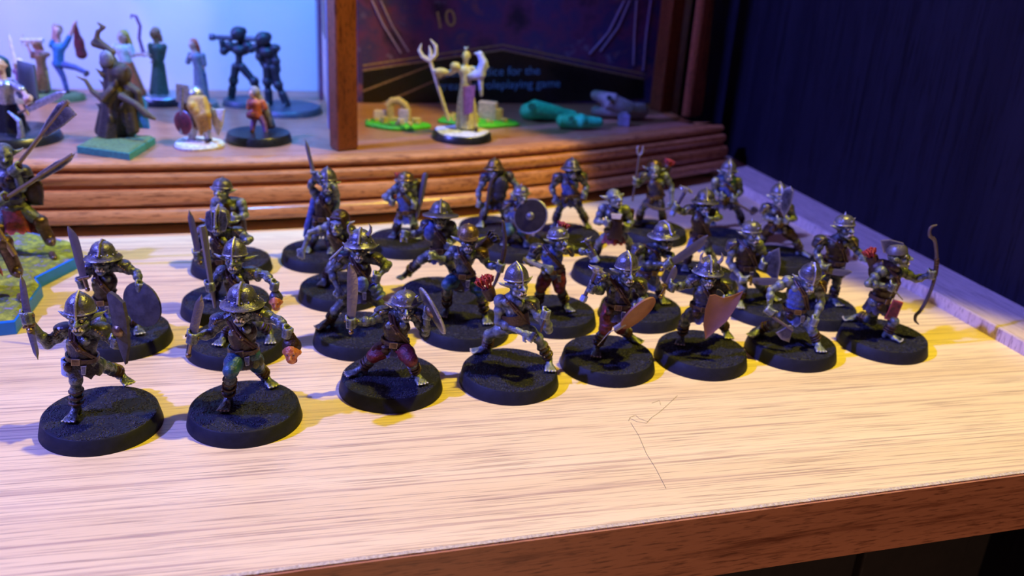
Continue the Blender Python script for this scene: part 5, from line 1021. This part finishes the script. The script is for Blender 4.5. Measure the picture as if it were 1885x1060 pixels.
# ruins on bright green bases
def ruin(label, base, rx, seed, blocks):
    f, J, _ = mini('ruin_scenery', label, base, 'scenery'); r_ = np.random.default_rng(seed); a = Acc()
    a.lathe([(rx, 0), (rx*1.02, 1.0), (rx*.95, 1.8), (.1, 2.2)], (0, 0, 0), None, 40, lambda q, t, r, z: q*np.stack([1+.09*np.sin(t*5+seed), .62*(1+.1*np.cos(t*4)), np.ones_like(t)], 1)); build(a, 'green_base', M['bright_green'], f)
    for (x, y, w, d, h, mm, rz) in blocks:
        a = Acc(); c, s = math.cos(rz), math.sin(rz); a.box((-w/2, -d/2, 0), (w/2, d/2, h), np.array([[c, -s, 0], [s, c, 0], [0, 0, 1]]), (x, y, 1.8)); build(a, 'stone_block', M[mm], f, bevel=.35, flat=True)
    a = Acc()
    for i in range(26): t = r_.uniform(0, 6.28); rr = rx*r_.uniform(.35, .86); a.ell((rr*math.cos(t), rr*.6*math.sin(t), 2.1), r_.uniform(.5, 1.3), None, 7, 4)
    o = build(a, 'rubble', M['ochre_stone'], f); o['kind'] = 'stuff'; return f
ruin('broken stone arch ruin on a bright green base, right beside the left cabinet post', (729, 232), 13.5, 1, [(-7, 1.5, 5, 3, 4.4, 'pale_stone', .2), (-2.6, 1, 3, 3, 6.5, 'ochre_stone', .1), (3.6, .5, 4.6, 3, 5.8, 'pale_stone', -.2), (0.2, .9, 4.2, 3, 2.2, 'ochre_stone', .1), (8.6, 0, 3.6, 3, 2.4, 'ochre_stone', .5), (2.6, -4, 2.6, 2, 2.4, 'pale_stone', .4), (-4.4, -3.4, 2.6, 2.2, 2.8, 'ochre_stone', .9)])
a = Acc(); a.tube([V3(-3.6, .9, 8), V3(-1.8, .9, 10.4), V3(1, .9, 10.8), V3(3.6, .6, 9.2), V3(4.8, .5, 7.2)], [1.7, 1.7, 1.6, 1.6, 1.3], 8); build(a, 'broken_arch', M['ochre_stone'], bpy.data.objects['ruin_scenery'])
ruin('pale cottage ruin on a bright green base behind the skeletal mage', (878, 226), 17, 2, [(4.5, 1.5, 8, 5, 7.6, 'pale_stone', -.12), (9.4, 0, 3.2, 4, 5.2, 'ochre_stone', .15), (-1.4, -1, 3, 3, 3, 'pale_stone', .4), (12, -2.4, 2.4, 2.2, 1.6, 'ochre_stone', .7), (-8, 0, 3.2, 2.2, 1.2, 'moss', 0)])
# slime mounds and grey skulls
def mound(name, label, base, parts, mat, cat, hole=None, holem='dark'):
    f, J, _ = mini(name, label, base, cat); a = Acc()
    for (p, q, r0_, r1_) in parts: a.cap(V3(*p)*1.2+V3(0, 0, .6), V3(*q)*1.2+V3(0, 0, .6), r0_*1.25, r1_*1.25, 12)
    b = build(a, 'body', M[mat], f, voxel=.5, smooth=3)
    if hole:
        for h in hole: a = Acc(); a.lathe([(h[1], 0), (h[1]*1.05, .25), (h[1]*.8, .3), (.05, .15)], V3(*h[0])*1.2+V3(0, -.9, 1.1), np.stack(list(frame(h[2])), 1), 18); build(a, 'hollow', M[holem], b)
    return f
pm('deep_green', (.01, .22, .08), rough=.5)
mound('slime_scenery', 'larger glossy green slime coil left of the grey skull pieces', (1010, 222), [((-8, 0, 2.6), (-5, -1.5, 3.6), 3.2, 3.6), ((-5, -1.5, 3.8), (3, 0, 2.8), 3.8, 2.6), ((3, 0, 2.6), (9, 2, 2.0), 2.6, 1.8), ((-9, 2.5, 2.0), (-1, 3.5, 2.4), 2.0, 2.2)], 'slime_green', 'scenery', [((-6.8, -4.3, 5.0), 1.7, (0, -1, .7))], 'deep_green')
mound('slime_scenery', 'smaller green slime lump with a dark hollow, in front of the larger coil', (1066, 238), [((-6, 0, 2.4), (0, -.5, 2.8), 2.6, 2.9), ((0, -.5, 2.6), (7, 2, 2.2), 2.7, 1.8)], 'slime_green', 'scenery', [((-3.4, -3.0, 3.6), 1.2, (0, -1, .5))], 'deep_green')
mound('skull_scenery', 'elongated grey beast skull with an eye hole, lying before the right cabinet post', (1136, 222), [((-9, 2, 8.5), (-3, 1, 7.0), 2.0, 3.4), ((-3, 1, 6.6), (4, 2, 4.0), 3.3, 3.2), ((4, 2, 3.4), (9, 4, 3.2), 3.2, 3.2), ((-8, 3, 2.2), (0, 3, 3.2), 2.2, 3.0)], 'grey_stone', 'scenery', [((-4.2, -2.2, 8.2), 1.2, (0, -1, .4))])
f, J, _ = mini('lavender_block', 'small pale lavender block at the foot of the grey skull', (1147, 231), 'scenery'); a = Acc(); a.box((-2.6, -2, 0), (2.6, 2, 5.2)); a.box((-1.6, -1.4, 5.0), (1.6, 1.4, 6.2)); build(a, 'block', pm('lavender', (.34, .32, .55)), f, bevel=.5, flat=True)
